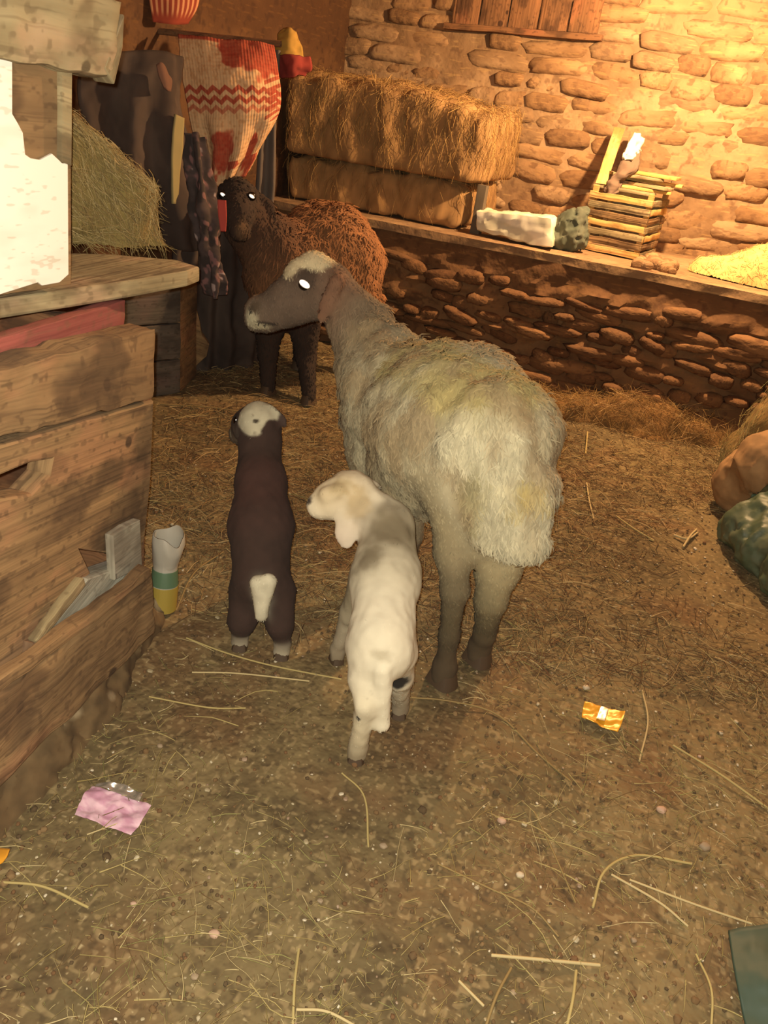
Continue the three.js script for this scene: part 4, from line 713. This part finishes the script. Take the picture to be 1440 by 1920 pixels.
{
  const t = tex(256, 512, (u, v) => { const a = fb(u, v, 6, 12, 331, 3), b = fb(u, v, 10, 20, 332, 2); let k = lerp3(hex(0x302826), hex(0x463a38), smooth(0.35, 0.65, a)); k = lerp3(k, hex(0x70504e), smooth(0.6, 0.75, b)); return lerp3(k, hex(0x9c8a86), smooth(0.7, 0.78, a)); });
  solo('patterned_scarf', sheet([
    [V(-0.913,1.043,-3.1), V(-0.88,1.048,-3.08), V(-0.859,1.032,-3.12)], [V(-0.893,0.903,-3.08), V(-0.836,0.909,-3.04), V(-0.804,0.894,-3.1)], [V(-0.872,0.737,-3.06), V(-0.804,0.752,-3.02), V(-0.766,0.729,-3.08)],
    [V(-0.851,0.604,-3.05), V(-0.788,0.617,-3), V(-0.754,0.595,-3.06)], [V(-0.831,0.49,-3.04), V(-0.773,0.481,-3), V(-0.744,0.491,-3.05)]], { nu: 24, nv: 60, thick: 0.008, wob: 0.02, wf: 12, fold: (u, v) => 0.014 * Math.sin(u * 14 + v * 6) }), std({ map: t }), V(-0.797,0.488,-3.05), 'long dark purple scarf with pink blotches hanging beside the sheep head', 'scarf');
  solo('red_ribbon', sheet([[V(-0.765,0.845,-3), V(-0.733,0.846,-3)], [V(-0.757,0.79,-2.99), V(-0.727,0.796,-2.99)], [V(-0.748,0.737,-2.99), V(-0.728,0.739,-2.99)]], { nu: 6, nv: 20, thick: 0.006, wob: 0.006 }), std({ color: 0xa8443a }), V(-0.746,0.735,-3), 'short red ribbon beside the face of the brown sheep', 'ribbon');
}
solo('shade_sheet', sheet([  // added sheet: its dark colour stands for shade over the side wall
  [V(-1.071,0.746,-3.46), V(-0.99,0.735,-3.58), V(-0.879,0.727,-3.66), V(-0.757,0.709,-3.8)], [V(-1.08,0.432,-3.46), V(-0.981,0.426,-3.56), V(-0.865,0.426,-3.64), V(-0.742,0.412,-3.8)],
  [V(-1.076,0.147,-3.44), V(-0.972,0.134,-3.54), V(-0.852,0.129,-3.62), V(-0.726,0.097,-3.8)], [V(-1.065,-0.056,-3.42), V(-0.97,-0.066,-3.54), V(-0.846,-0.058,-3.62), V(-0.725,-0.042,-3.8)]], { nu: 50, nv: 40, thick: 0.02, wob: 0.03, wf: 6, fold: (u, v) => 0.02 * Math.sin(u * 30 + v * 2) }), darkCloth, V(-0.895,-0.031,-3.6), 'added dark sheet standing in for the deep shade behind the brown sheep', 'backdrop');
// dark grey cloth behind the blanket
solo('grey_garment', sheet([[V(-0.769,1.363,-3.66), V(-0.689,1.364,-3.68)], [V(-0.76,1.088,-3.66), V(-0.691,1.096,-3.68)], [V(-0.764,0.854,-3.66), V(-0.682,0.852,-3.68)], [V(-0.767,0.719,-3.66), V(-0.685,0.739,-3.68)]], { nu: 14, nv: 40, thick: 0.012, wob: 0.012, fold: (u, v) => 0.012 * Math.sin(u * 9) }), std({ color: 0x5a5048 }), V(-0.719,0.735,-3.68), 'plain grey garment hanging at the right edge of the patterned blanket', 'garment');

// ---------------------------------------------------------------- things on the ledge
function lumpBag(name, label, category, base, prims, col, o = {}) {
  const bb = bounds(prims, 0.03); if (o.ymin !== undefined) bb.min.y = o.ymin - 0.01;
  const f0 = field(prims, (x, y, z) => (o.amp ?? 0.012) * (1 - Math.abs(fbm3(x * (o.f ?? 12), y * (o.f ?? 12), z * (o.f ?? 12), 3)) * 2) + (o.wr ?? 0.002) * (1 - 3 * Math.abs(fbm3(x * 24, y * 17 + 3, z * 24, 2))));
  const f1 = o.ymin !== undefined ? (x, y, z) => Math.max(f0(x, y, z), o.ymin - y) : f0, f = o.cut ? (x, y, z) => Math.max(f1(x, y, z), 0.004 - o.cut(x, y, z)) : f1;
  lumpBag.last = f;
  const g = nets(f, bb.min, bb.max, o.cell ?? 0.012); const c0 = lin(col), c1 = lin(o.col2 ?? col);
  paint(g, (x, y, z) => { const n = fbm3(x * 14, y * 14, z * 14, 3), t = smooth(-0.3, 0.5, n), m = 1 + 0.12 * fbm3(x * 70, y * 70, z * 70, 2); return c0.map((v, i) => mix(v, c1[i], t) * m); });
  return solo(name, g, std({ vertexColors: true, roughness: o.rough ?? 0.9 }), base, label, category);
}
solo('white_bag', plank([V(0.247,0.805,-4.202), V(0.601,0.836,-4.034), V(0.637,0.693,-4.021), V(0.259,0.709,-4.198)].map(p => { p.y = Math.max(p.y, LH + 0.012); return p; }), SD.clone().multiplyScalar(-0.16), 0.013, 0.02, 22, 10, 8), std({ map: tex(256, 256, (u, v) => lerp3(hex(0xddd8c4), hex(0xc2bfa8), smooth(0.45, 0.6, fb(u, v, 5, 4, 501, 3)))), roughness: 0.6 }), W(0.72, 0.76, LH), 'crumpled pale white sack lying on the ledge beside the bale', 'sack');
lumpBag('green_bag', 'small dark green bag slumped between the white bag and the crate', 'bag', W(0.98, 0.72, LH), [cap(W(0.95, 0.70, LH + 0.05), 0.05, W(1.02, 0.70, LH + 0.06), 0.05, 0, 0.05), cap(W(0.97, 0.69, LH + 0.15), 0.03, W(1.03, 0.68, LH + 0.17), 0.03, 0, 0.08)], 0x4b5346, { col2: 0x585c4e, ymin: LH + 0.002, amp: 0.02, f: 11, wr: 0.005, cell: 0.007 });
{
  const g = thing('slatted_crate', 'slatted wooden crate heaped with offcuts on the ledge', 'crate', W(1.2, 0.6, LH));
  const A = V(0.804,0.683,-4.256), B = V(1.089,0.683,-4.105), u = V().subVectors(B, A), wd = u.length(); u.normalize(); const w = V(u.z, 0, -u.x); if (w.z > 0) w.negate(); const dp = 0.33, ht = 0.29;
  const P = (a, y, b) => A.clone().addScaledVector(u, a).addScaledVector(w, b).setY(LH + 0.004 + y);
  const mats = [M.woodYellow, M.woodPale, M.woodBrown];
  for (let i = 0; i < 7; i++) { const y = 0.005 + i * 0.041, h = 0.03, m = mats[(i * 2) % 3];
    part(g, 'slat', plank([P(0, y + h, 0), P(wd, y + h, 0), P(wd, y, 0), P(0, y, 0)], w.clone().multiplyScalar(0.012), 0.004, 0.003, 8, 3, 3, i * 0.2), m);
    part(g, 'slat', plank([P(wd, y + h, 0), P(wd, y + h, dp), P(wd, y, dp), P(wd, y, 0)], u.clone().multiplyScalar(-0.012), 0.004, 0.003, 8, 3, 3, i * 0.3), mats[(i + 1) % 3]);
    part(g, 'slat', plank([P(0, y + h, dp), P(0, y + h, 0), P(0, y, 0), P(0, y, dp)], u.clone().multiplyScalar(0.012), 0.004, 0.003, 8, 3, 3, i * 0.5), mats[i % 3]);
    part(g, 'slat', plank([P(wd, y + h, dp), P(0, y + h, dp), P(0, y, dp), P(wd, y, dp)], w.clone().multiplyScalar(-0.012), 0.004, 0.003, 8, 3, 3, i * 0.7), m);
  }
  for (const [a, b] of [[0.008, 0.008], [wd - 0.034, 0.008], [0.008, dp - 0.034], [wd - 0.034, dp - 0.034]]) part(g, 'corner_post', plank([P(a, ht + 0.02, b), P(a + 0.026, ht + 0.02, b), P(a + 0.026, 0, b), P(a, 0, b)], w.clone().multiplyScalar(0.026), 0.002, 0.003, 4, 6, 3), M.woodYellow);
  part(g, 'base_board', plank([P(0.012, 0.02, 0.012), P(wd - 0.012, 0.02, 0.012), P(wd - 0.012, 0.02, dp - 0.012), P(0.012, 0.02, dp - 0.012)], V(0, -0.015, 0), 0.002, 0.003), M.woodBrown);
  // offcuts heaped inside and on top: each one a thing
  const place = [[0.14, 0.310, 0.10, 0.30, 0.06], [0.20, 0.326, 0.16, 0.30, 0.3], [0.18, 0.343, 0.2, 0.34, -0.25], [0.22, 0.360, 0.26, 0.32, 0.15], [0.16, 0.377, 0.18, 0.26, 0.5], [0.22, 0.393, 0.24, 0.28, -0.05]];
  const where = ['deepest in the heap on the crate', 'low in the heap, slanting towards the wall', 'across the middle of the crate', 'at the back of the crate', 'at the front of the crate', 'topmost of the heap on the crate'];
  place.forEach(([a, y, b, l, r], i) => { const c = Math.cos(r), s = Math.sin(r), du = u.clone().multiplyScalar(c * l / 2).addScaledVector(w, s * l / 2), dw = w.clone().multiplyScalar(c * 0.05).addScaledVector(u, -s * 0.05), o = P(a, y, b); solo('wood_offcut', plank([o.clone().sub(du).sub(dw), o.clone().add(du).sub(dw), o.clone().add(du).add(dw), o.clone().sub(du).add(dw)], V(0, -0.014, 0), 0.002, 0.003, 8, 4, 3, i * 0.3), i % 2 ? M.woodYellow : M.woodPale, o, 'flat yellow wood offcut ' + where[i], 'offcut', 'offcuts on the crate'); });
  // boards leaning up from the crate to the wall
  const lean = (name, label, p, q, wdt, th, mat) => { const ax = TD.clone().multiplyScalar(wdt), d = SD.clone().multiplyScalar(-th); solo(name, plank([q.clone(), p.clone(), p.clone().add(ax), q.clone().add(ax)], d, 0.002, 0.003, 12, 4, 3), mat, p, label, 'board'); };
  lean('leaning_board', 'long yellow board leaning from the crate corner up to the wall', P(0.0, 0.315, 0.05), V(0.936,1.26,-4.702), 0.055, 0.02, M.woodYellow);
  lean('leaning_board', 'thin pale board leaning behind the bundled rags on the crate', P(0.08, 0.41, 0.2), V(1.014,1.25,-4.674), 0.035, 0.015, M.woodPale);
  const rag = (label, rows, m) => solo('rag', sheet(rows, { nu: 14, nv: 26, thick: 0.014, wob: 0.02, wf: 22 }), m, rows[rows.length - 1][1], label, 'rag');
  rag('white rag draped over the boards above the crate', [[V(0.982,1.243,-4.42), V(1.006,1.237,-4.42), V(1.042,1.221,-4.44)], [V(0.954,1.181,-4.36), V(0.979,1.173,-4.34), V(1.023,1.162,-4.38)], [V(0.927,1.132,-4.3), V(0.946,1.128,-4.28), V(0.983,1.121,-4.32)]], std({ color: 0xd8d0b4 }));
  rag('dark grey rag hanging on the boards above the crate', [[V(0.942,1.168,-4.34), V(0.986,1.161,-4.36), V(1.026,1.172,-4.38)], [V(0.919,1.082,-4.3), V(0.952,1.076,-4.27), V(1.02,1.106,-4.32)], [V(0.885,1.005,-4.27), V(0.913,0.999,-4.24), V(0.957,1.026,-4.28)], [V(0.865,0.971,-4.26), V(0.893,0.958,-4.22), V(0.939,0.971,-4.25)]], std({ color: 0x6a5648 }));
}
{
  const g = thing('chaff_mound', 'smooth pale yellow mound of chaff at the right end of the ledge', 'chaff', W(1.9, 0.6, LH));
  const prims = [cap(W(1.68, 0.60, LH - 0.02), 0.10, W(1.95, 0.58, LH + 0.0), 0.17, 0, 0.08), cap(W(1.95, 0.58, LH), 0.17, W(2.4, 0.55, LH), 0.18, 0, 0.08)];
  hayMass(g, prims, 0.012, 0.014, 1400, [0xd0b070, 0xbf9c5a, 0xdcc188].map(lin), 0.03, 0xcfae6c, null, LH + 0.002);
}
// rubble beside the crate
for (let i = 0; i < 26; i++) { const t = rr(1.34, 1.54), s = rr(0.5, 0.86), r = rr(0.012, 0.03); const g = pick(lumpGeos).clone(); g.rotateY(rr(0, 6)); g.scale(r * 1.3, r, r); const p = W(t, s, LH + r * 0.6 + 0.004); g.translate(p.x, p.y, p.z); solo('rubble_stone', g, pick(M.stone), p, 'small lump of mud rubble between the crate and the chaff mound', 'rubble', 'rubble on the ledge'); }

// ---------------------------------------------------------------- sacks on the right
lumpBag('green_sack', 'dark green plastic sack slumped on the floor under the brown sack', 'sack', V(1.35, 0, -2.3), [cap(V(1.30, 0.07, -2.46), 0.10, V(1.36, 0.08, -2.16), 0.12, 0, 0.08), cap(V(1.45, 0.12, -2.45), 0.17, V(1.6, 0.12, -2.2), 0.17, 0, 0.08)], 0x4b5a45, { col2: 0x5b6653, ymin: 0.0, amp: 0.022, f: 7, rough: 0.5, wr: 0.0025, cell: 0.008 });
lumpBag('brown_sack', 'full brown burlap sack lying on top of the green sack', 'sack', V(1.42, 0, -2.6), [cap(V(1.36, 0.27, -2.62), 0.12, V(1.55, 0.30, -2.35), 0.15, 0, 0.1), cap(V(1.40, 0.12, -2.78), 0.14, V(1.7, 0.3, -2.6), 0.2, 0, 0.1)], 0x8f6f4a, { col2: 0x9c7a52, cut: lumpBag.last, ymin: 0.0, amp: 0.014, f: 5, wr: 0.0015, cell: 0.008 });
{
  const g = thing('hay_bundle', 'bundle of hay standing behind the brown sack at the ledge', 'hay', V(1.62, 0, -3.1));
  hayMass(g, [cap(V(1.58, 0.1, -3.12), 0.16, V(1.66, 0.48, -3.05), 0.14, 0, 0.1), cap(V(1.8, 0.1, -3.1), 0.2, V(1.85, 0.5, -3.0), 0.2, 0, 0.1)], 0.03, 0.016, 2200, strawCols, 0.12, 0x7d6438, V(0.3, 1, 0), 0);
}
solo('green_sheet', sheet([[V(0.716,0.02,-0.918), V(0.768,0.03,-0.926), V(0.879,0.03,-0.958)], [V(0.697,0.025,-0.837), V(0.75,0.04,-0.835), V(0.855,0.04,-0.868)], [V(0.69,0.02,-0.768), V(0.743,0.035,-0.767), V(0.847,0.03,-0.801)], [V(0.685,0.02,-0.689), V(0.731,0.03,-0.69), V(0.826,0.03,-0.717)]], { nu: 30, nv: 30, thick: 0.006, wob: 0.008, wf: 14 }), std({ color: 0x35463a, roughness: 0.6 }), V(0.76,0,-0.824), 'dark green plastic sheet lying at the lower right corner of the floor', 'plastic sheet');

// ---------------------------------------------------------------- litter on the floor
const onFloor = (p, h) => V(p.x, floorH(p.x, p.z) + h, p.z);
{
  const pink = std({ map: tex(256, 256, (u, v) => { const a = fb(u, v, 6, 6, 401, 4); return lerp3(hex(0xb98aa0), hex(0xd3b0bd), smooth(0.3, 0.7, a)); }), roughness: 0.4 });
  const g = thing('pink_wrapper', 'crumpled pink wrapper with a clear shiny edge lying near the trough', 'wrapper', V(-0.434,0,-1.003));
  part(g, 'wrapper', sheet([[V(-0.489,0.012,-1.044), V(-0.45,0.016,-1.032), V(-0.413,0.01,-1.031), V(-0.361,0.012,-1.012)], [V(-0.492,0.01,-1.009), V(-0.451,0.014,-0.995), V(-0.414,0.01,-0.995), V(-0.367,0.012,-0.977)], [V(-0.494,0.01,-0.976), V(-0.452,0.012,-0.96), V(-0.414,0.01,-0.956), V(-0.376,0.012,-0.944)]], { nu: 24, nv: 20, thick: 0.0015, wob: 0.008, wf: 30 }), pink);
  part(g, 'clear_edge', sheet([[V(-0.465,0.02,-1.047), V(-0.425,0.026,-1.043), V(-0.383,0.02,-1.03)], [V(-0.481,0.014,-1.041), V(-0.434,0.018,-1.028), V(-0.384,0.016,-1.013)]], { nu: 18, nv: 8, thick: 0.001, wob: 0.010, wf: 40 }), std({ color: 0xb5aea2, metalness: 0.7, roughness: 0.25 }));
}
{
  const g = thing('yellow_wrapper', 'small shiny yellow wrapper lying on the bare floor at the right', 'wrapper', V(0.594,0,-1.456));
  part(g, 'wrapper', sheet([[V(0.551,0.014,-1.489), V(0.599,0.01,-1.484), V(0.647,0.016,-1.47)], [V(0.543,0.01,-1.461), V(0.587,0.01,-1.448), V(0.632,0.014,-1.433)], [V(0.537,0.008,-1.438), V(0.575,0.012,-1.415), V(0.615,0.012,-1.398)]], { nu: 20, nv: 14, thick: 0.0015, wob: 0.006, wf: 30 }), std({ color: 0xd09a2c, roughness: 0.35, metalness: 0.2 }));
  part(g, 'silver_band', sheet([[V(0.589,0.015,-1.48), V(0.609,0.015,-1.476)], [V(0.571,0.015,-1.436), V(0.59,0.016,-1.43)]], { nu: 8, nv: 8, thick: 0.001, wob: 0.003, wf: 30 }), std({ color: 0xe6dcc0, metalness: 0.5, roughness: 0.3 }));
}
solo('orange_peel', sheet([[V(-0.595,0.01,-0.884), V(-0.566,0.02,-0.877)], [V(-0.586,0.015,-0.86), V(-0.564,0.02,-0.862)], [V(-0.578,0.01,-0.847), V(-0.567,0.012,-0.855)]], { nu: 8, nv: 8, thick: 0.003, wob: 0.004 }), std({ color: 0xc98a20 }), V(-0.582,0,-0.874), 'scrap of orange yellow peel at the left edge of the floor', 'peel');
// single stalks that can be told apart: [points on the floor, radius, colour]
const stalkMats = [0xa4935f, 0x948352, 0xb3a276, 0x836e44].map(c => std({ color: c, roughness: 0.8 }));
const stalk = (pts, r, m, label) => solo('straw_stalk', tube(pts.map((p, i) => onFloor(p, r + 0.004 + 0.006 * Math.sin(i * 1.7))), r, 18, 5), stalkMats[m], onFloor(pts[0], 0), label, 'stalk', 'straw stalks on the floor');
stalk([V(0.48,0,-0.94), V(0.511,0,-1.011), V(0.585,0,-1.065), V(0.7,0,-1.068)], 0.0028, 0, 'curved straw stalk bending like a hook at the lower right');
stalk([V(0.528,0,-1.014), V(0.611,0,-0.96), V(0.652,0,-0.928)], 0.0026, 2, 'straight straw stalk running down from the hooked stalk');
stalk([V(0.562,0,-1.008), V(0.674,0,-0.969), V(0.776,0,-0.95)], 0.0024, 2, 'long pale stalk pointing at the green plastic sheet');
stalk([V(0.286,0,-0.823), V(0.366,0,-0.823), V(0.473,0,-0.831)], 0.003, 2, 'thick pale stalk lying level near the bottom edge');
stalk([V(0.192,0,-0.983), V(0.291,0,-0.945), V(0.368,0,-0.923), V(0.41,0,-0.878)], 0.002, 3, 'thin brown stalk curving across the middle of the floor');
stalk([V(0.749,0,-1.394), V(0.833,0,-1.308), V(0.92,0,-1.234)], 0.0028, 0, 'long straw stalk slanting to the right edge below the yellow wrapper');
stalk([V(0.722,0,-1.588), V(0.708,0,-1.472), V(0.656,0,-1.332)], 0.0024, 2, 'upright stalk just right of the yellow wrapper');
stalk([V(-0.039,0,-0.784), V(-0.036,0,-0.723), V(-0.028,0,-0.66)], 0.0026, 0, 'stalk running off the bottom edge left of the middle');
stalk([V(-0.027,0,-0.685), V(0.018,0,-0.689), V(0.069,0,-0.676)], 0.0026, 2, 'pale stalk at the bottom edge crossing a green one');
stalk([V(-0.559,0,-0.826), V(-0.487,0,-0.827), V(-0.4,0,-0.806)], 0.0026, 0, 'straw stalk from the left edge under the pink wrapper');
stalk([V(-0.549,0,-1.29), V(-0.573,0,-1.11), V(-0.621,0,-0.968)], 0.0024, 3, 'long stalk lying along the foot of the trough');
stalk([V(-0.445,0,-1.528), V(-0.343,0,-1.498), V(-0.233,0,-1.48), V(-0.046,0,-1.466)], 0.0024, 0, 'long stalk lying below the feet of the dark lamb');
stalk([V(-0.397,0,-1.411), V(-0.298,0,-1.421), V(-0.121,0,-1.439)], 0.0022, 2, 'level stalk just below the dark lamb');
stalk([V(0.112,0,-1.43), V(0.215,0,-1.432), V(0.33,0,-1.415), V(0.421,0,-1.312), V(0.48,0,-1.232)], 0.0024, 3, 'long stalk curving away from the hooves of the ewe');
stalk([V(0.39,0,-1.136), V(0.421,0,-1.032), V(0.449,0,-0.946)], 0.002, 3, 'thin stalk slanting through the middle right of the floor');
stalk([V(-0.506,0,-1.641), V(-0.505,0,-1.811), V(-0.458,0,-1.956)], 0.0024, 3, 'stalk leaning up beside the striped tub');
stalk([V(-0.465,0,-1.308), V(-0.316,0,-1.294), V(-0.248,0,-1.316)], 0.0022, 0, 'stalk lying right of the trough below the tub');
stalk([V(0.429,0,-0.814), V(0.413,0,-0.759), V(0.395,0,-0.708)], 0.0028, 0, 'stalk running off the bottom edge at the right');
stalk([V(0.319,0,-0.807), V(0.288,0,-0.75), V(0.264,0,-0.69)], 0.0026, 3, 'dark stalk slanting off the bottom edge below the thick pale stalk');
stalk([V(0.651,0,-0.874), V(0.655,0,-0.809), V(0.64,0,-0.748)], 0.0024, 0, 'stalk left of the green plastic sheet');
stalk([V(-0.011,0,-1.163), V(0.038,0,-1.108), V(0.059,0,-0.997)], 0.0022, 0, 'bent stalk hanging down from the hind foot of the white lamb');
stalk([V(-0.995,0,-3.018), V(-0.733,0,-3.058), V(-0.498,0,-3.023)], 0.003, 3, 'dark stalk on the floor behind the dark lamb');
stalk([V(0.228,0,-0.768), V(0.266,0,-0.731)], 0.0026, 2, 'short pale stalk at the bottom edge near the middle');
stalk([V(1.035,0,-2.464), V(1.074,0,-2.444), V(1.133,0,-2.507)], 0.004, 2, 'crossed straw bit lying level left of the green sack'); stalk([V(1.05,0,-2.393), V(1.093,0,-2.465), V(1.136,0,-2.532)], 0.004, 2, 'crossed straw bit lying upright left of the green sack');
stalk([V(0.834,0,-3.15), V(0.878,0,-3.382)], 0.004, 0, 'short stub of straw standing before the straw heap'); stalk([V(0.786,0,-2.839), V(0.766,0,-2.667), V(0.756,0,-2.515)], 0.003, 2, 'bent pale straw between the ewe and the sacks'); stalk([V(0.849,0,-2.563), V(0.895,0,-2.455), V(0.952,0,-2.414)], 0.003, 0, 'slanting straw in the middle between the ewe and the sacks');
// loose straw, chaff and crumbs: nobody could count these
{
  const list = [], dens = (x, z) => { const n = fbm3(x * 1.7, 5, z * 1.7, 3); return n; };
  const inRoom = (x, z) => { const dx = x - W0.x, dz = z - W0.z, t = dx * TD.x + dz * TD.z, s = dx * SD.x + dz * SD.z; return t > T0 + 0.05 && t < T1 - 0.1 && s > LS + 0.08 && s < 5.6; };
  const add = (n, l0, l1, w0, w1, cols, far) => { let c = 0, g = 0; while (c < n && g++ < n * 12) {
    const z = far ? rr(-4.2, -1.6) : -0.45 - 3.2 * Math.pow(rnd(), 1.3), x = rr(-0.75 + z * -0.02, 0.55 - z * 0.42) - (z < -1.8 ? 0.25 : 0); if (!inRoom(x, z)) continue;
    if (dens(x, z) + (far ? 0.25 : 0) < rr(-0.5, 0.35)) continue; c++;
    const a = rr(0, 6.283), d = V(Math.cos(a), rr(-0.08, 0.12), Math.sin(a)); const l = rr(l0, l1) * (rnd() < 0.5 ? 0.6 : 1);
    list.push({ p: V(x, floorH(x, z) + rr(0.002, 0.010), z), d, n: V(rr(-0.3, 0.3), 1, rr(-0.3, 0.3)), l, w: rr(w0, w1), c: pick(cols), k: Math.floor(rnd() * 4) });
  } };
  add(11000, 0.006, 0.026, 0.0008, 0.0022, strawCols); add(1700, 0.04, 0.12, 0.0012, 0.0026, strawCols); add(8500, 0.03, 0.12, 0.0016, 0.0034, [0x765631, 0x62452a, 0x876a42, 0x4e3822, 0x564026].map(lin), true);
  add(3200, 0.04, 0.16, 0.0022, 0.0042, [0x9c8458, 0x86704a, 0xab9468, 0x735c3a].map(lin), true); add(420, 0.05, 0.15, 0.002, 0.0034, [0xa4935f, 0xb3a276, 0x8a7a4c].map(lin));
  const m = new THREE.Mesh(stems(list), M.vc); m.name = 'loose_straw'; m.castShadow = m.receiveShadow = true; m.userData = { kind: 'stuff', label: 'loose straw and chaff strewn over the earth floor', category: 'straw' }; scene.add(m);
  const clods = new THREE.InstancedMesh(lumpGeos[0], std({ color: 0xffffff }), 5500); const mt = new THREE.Matrix4(), q = new THREE.Quaternion(), e = new THREE.Euler(), cc = new THREE.Color(), cl = [0x5e4a30, 0x6a5234, 0x50402a, 0x786040, 0x684c30];
  let i = 0, gd = 0; while (i < 5500 && gd++ < 60000) { const z = -0.5 - 3.2 * Math.pow(rnd(), 1.2), x = rr(-0.75, 0.6 - z * 0.42); if (!inRoom(x, z)) continue; const r = rr(0.001, 0.004) * (rnd() < 0.04 ? 1.8 : 1); e.set(rr(0, 6), rr(0, 6), rr(0, 6)); q.setFromEuler(e); mt.compose(V(x, floorH(x, z) + r * 0.3, z), q, V(r * 1.3, r, r)); clods.setMatrixAt(i, mt); clods.setColorAt(i, cc.set(cl[i % 5])); i++; }
  clods.name = 'dirt_crumbs'; clods.castShadow = clods.receiveShadow = true; clods.userData = { kind: 'stuff', label: 'crumbs of dark earth and dung scattered over the floor', category: 'dirt' }; scene.add(clods);
  const fl = new THREE.InstancedMesh(lumpGeos[2], std({ color: 0xffffff, roughness: 0.6 }), 1500); i = 0; gd = 0;
  const fc = [0xa89c80, 0x988a6c, 0xbdb29a, 0x8c7660];
  while (i < 1500 && gd++ < 60000) { const z = -0.5 - 2.4 * rnd(), x = rr(-0.75, 0.6 - z * 0.42); if (!inRoom(x, z)) continue; const r = rr(0.0008, 0.0026) * (rnd() < 0.1 ? 2 : 1); e.set(rr(-0.4, 0.4), rr(0, 6), rr(-0.4, 0.4)); q.setFromEuler(e); mt.compose(V(x, floorH(x, z) + 0.003, z), q, V(r * 1.4, r * 0.6, r)); fl.setMatrixAt(i, mt); fl.setColorAt(i, cc.set(fc[i % 4])); i++; }
  fl.name = 'pale_flecks'; fl.castShadow = fl.receiveShadow = true; fl.userData = { kind: 'stuff', label: 'tiny pale flecks of grit scattered over the floor', category: 'grit' }; scene.add(fl);
}
const pebbleMats = [0xa8987c, 0xb9aa90, 0x8c7a62, 0xb0927c].map(c => std({ color: c, roughness: 0.7 }));
for (const [p, r] of [[V(0.087,0,-1.004), 7], [V(-0.182,0,-0.792), 8], [V(0.349,0,-0.986), 7], [V(0.322,0,-1.104), 8], [V(0.671,0,-1.194), 9], [V(0.736,0,-1.108), 10], [V(0.266,0,-0.95), 5], [V(-0.092,0,-0.806), 4], [V(-0.396,0,-1.17), 6], [V(-0.18,0,-0.947), 5], [V(-0.194,0,-0.718), 6], [V(0.887,0,-1.466), 5], [V(0.809,0,-1.377), 4], [V(0.574,0,-1.571), 8], [V(0.25,0,-1.533), 4], [V(0.32,0,-0.768), 5], [V(0.545,0,-0.888), 5], [V(-0.016,0,-0.874), 5], [V(-0.33,0,-0.826), 5], [V(0.481,0,-2.338), 5]]) {
  const R = r * 0.0009, g = pick(lumpGeos).clone(); g.rotateY(rr(0, 6)); g.scale(R * 1.2, R * 0.8, R); const q = onFloor(p, R * 0.5); g.translate(q.x, q.y, q.z);
  solo('pebble', g, pick(pebbleMats), q, 'small pale pebble lying on the earth floor', 'pebble', 'pebbles on the floor');
}
renderer.render(scene, camera);
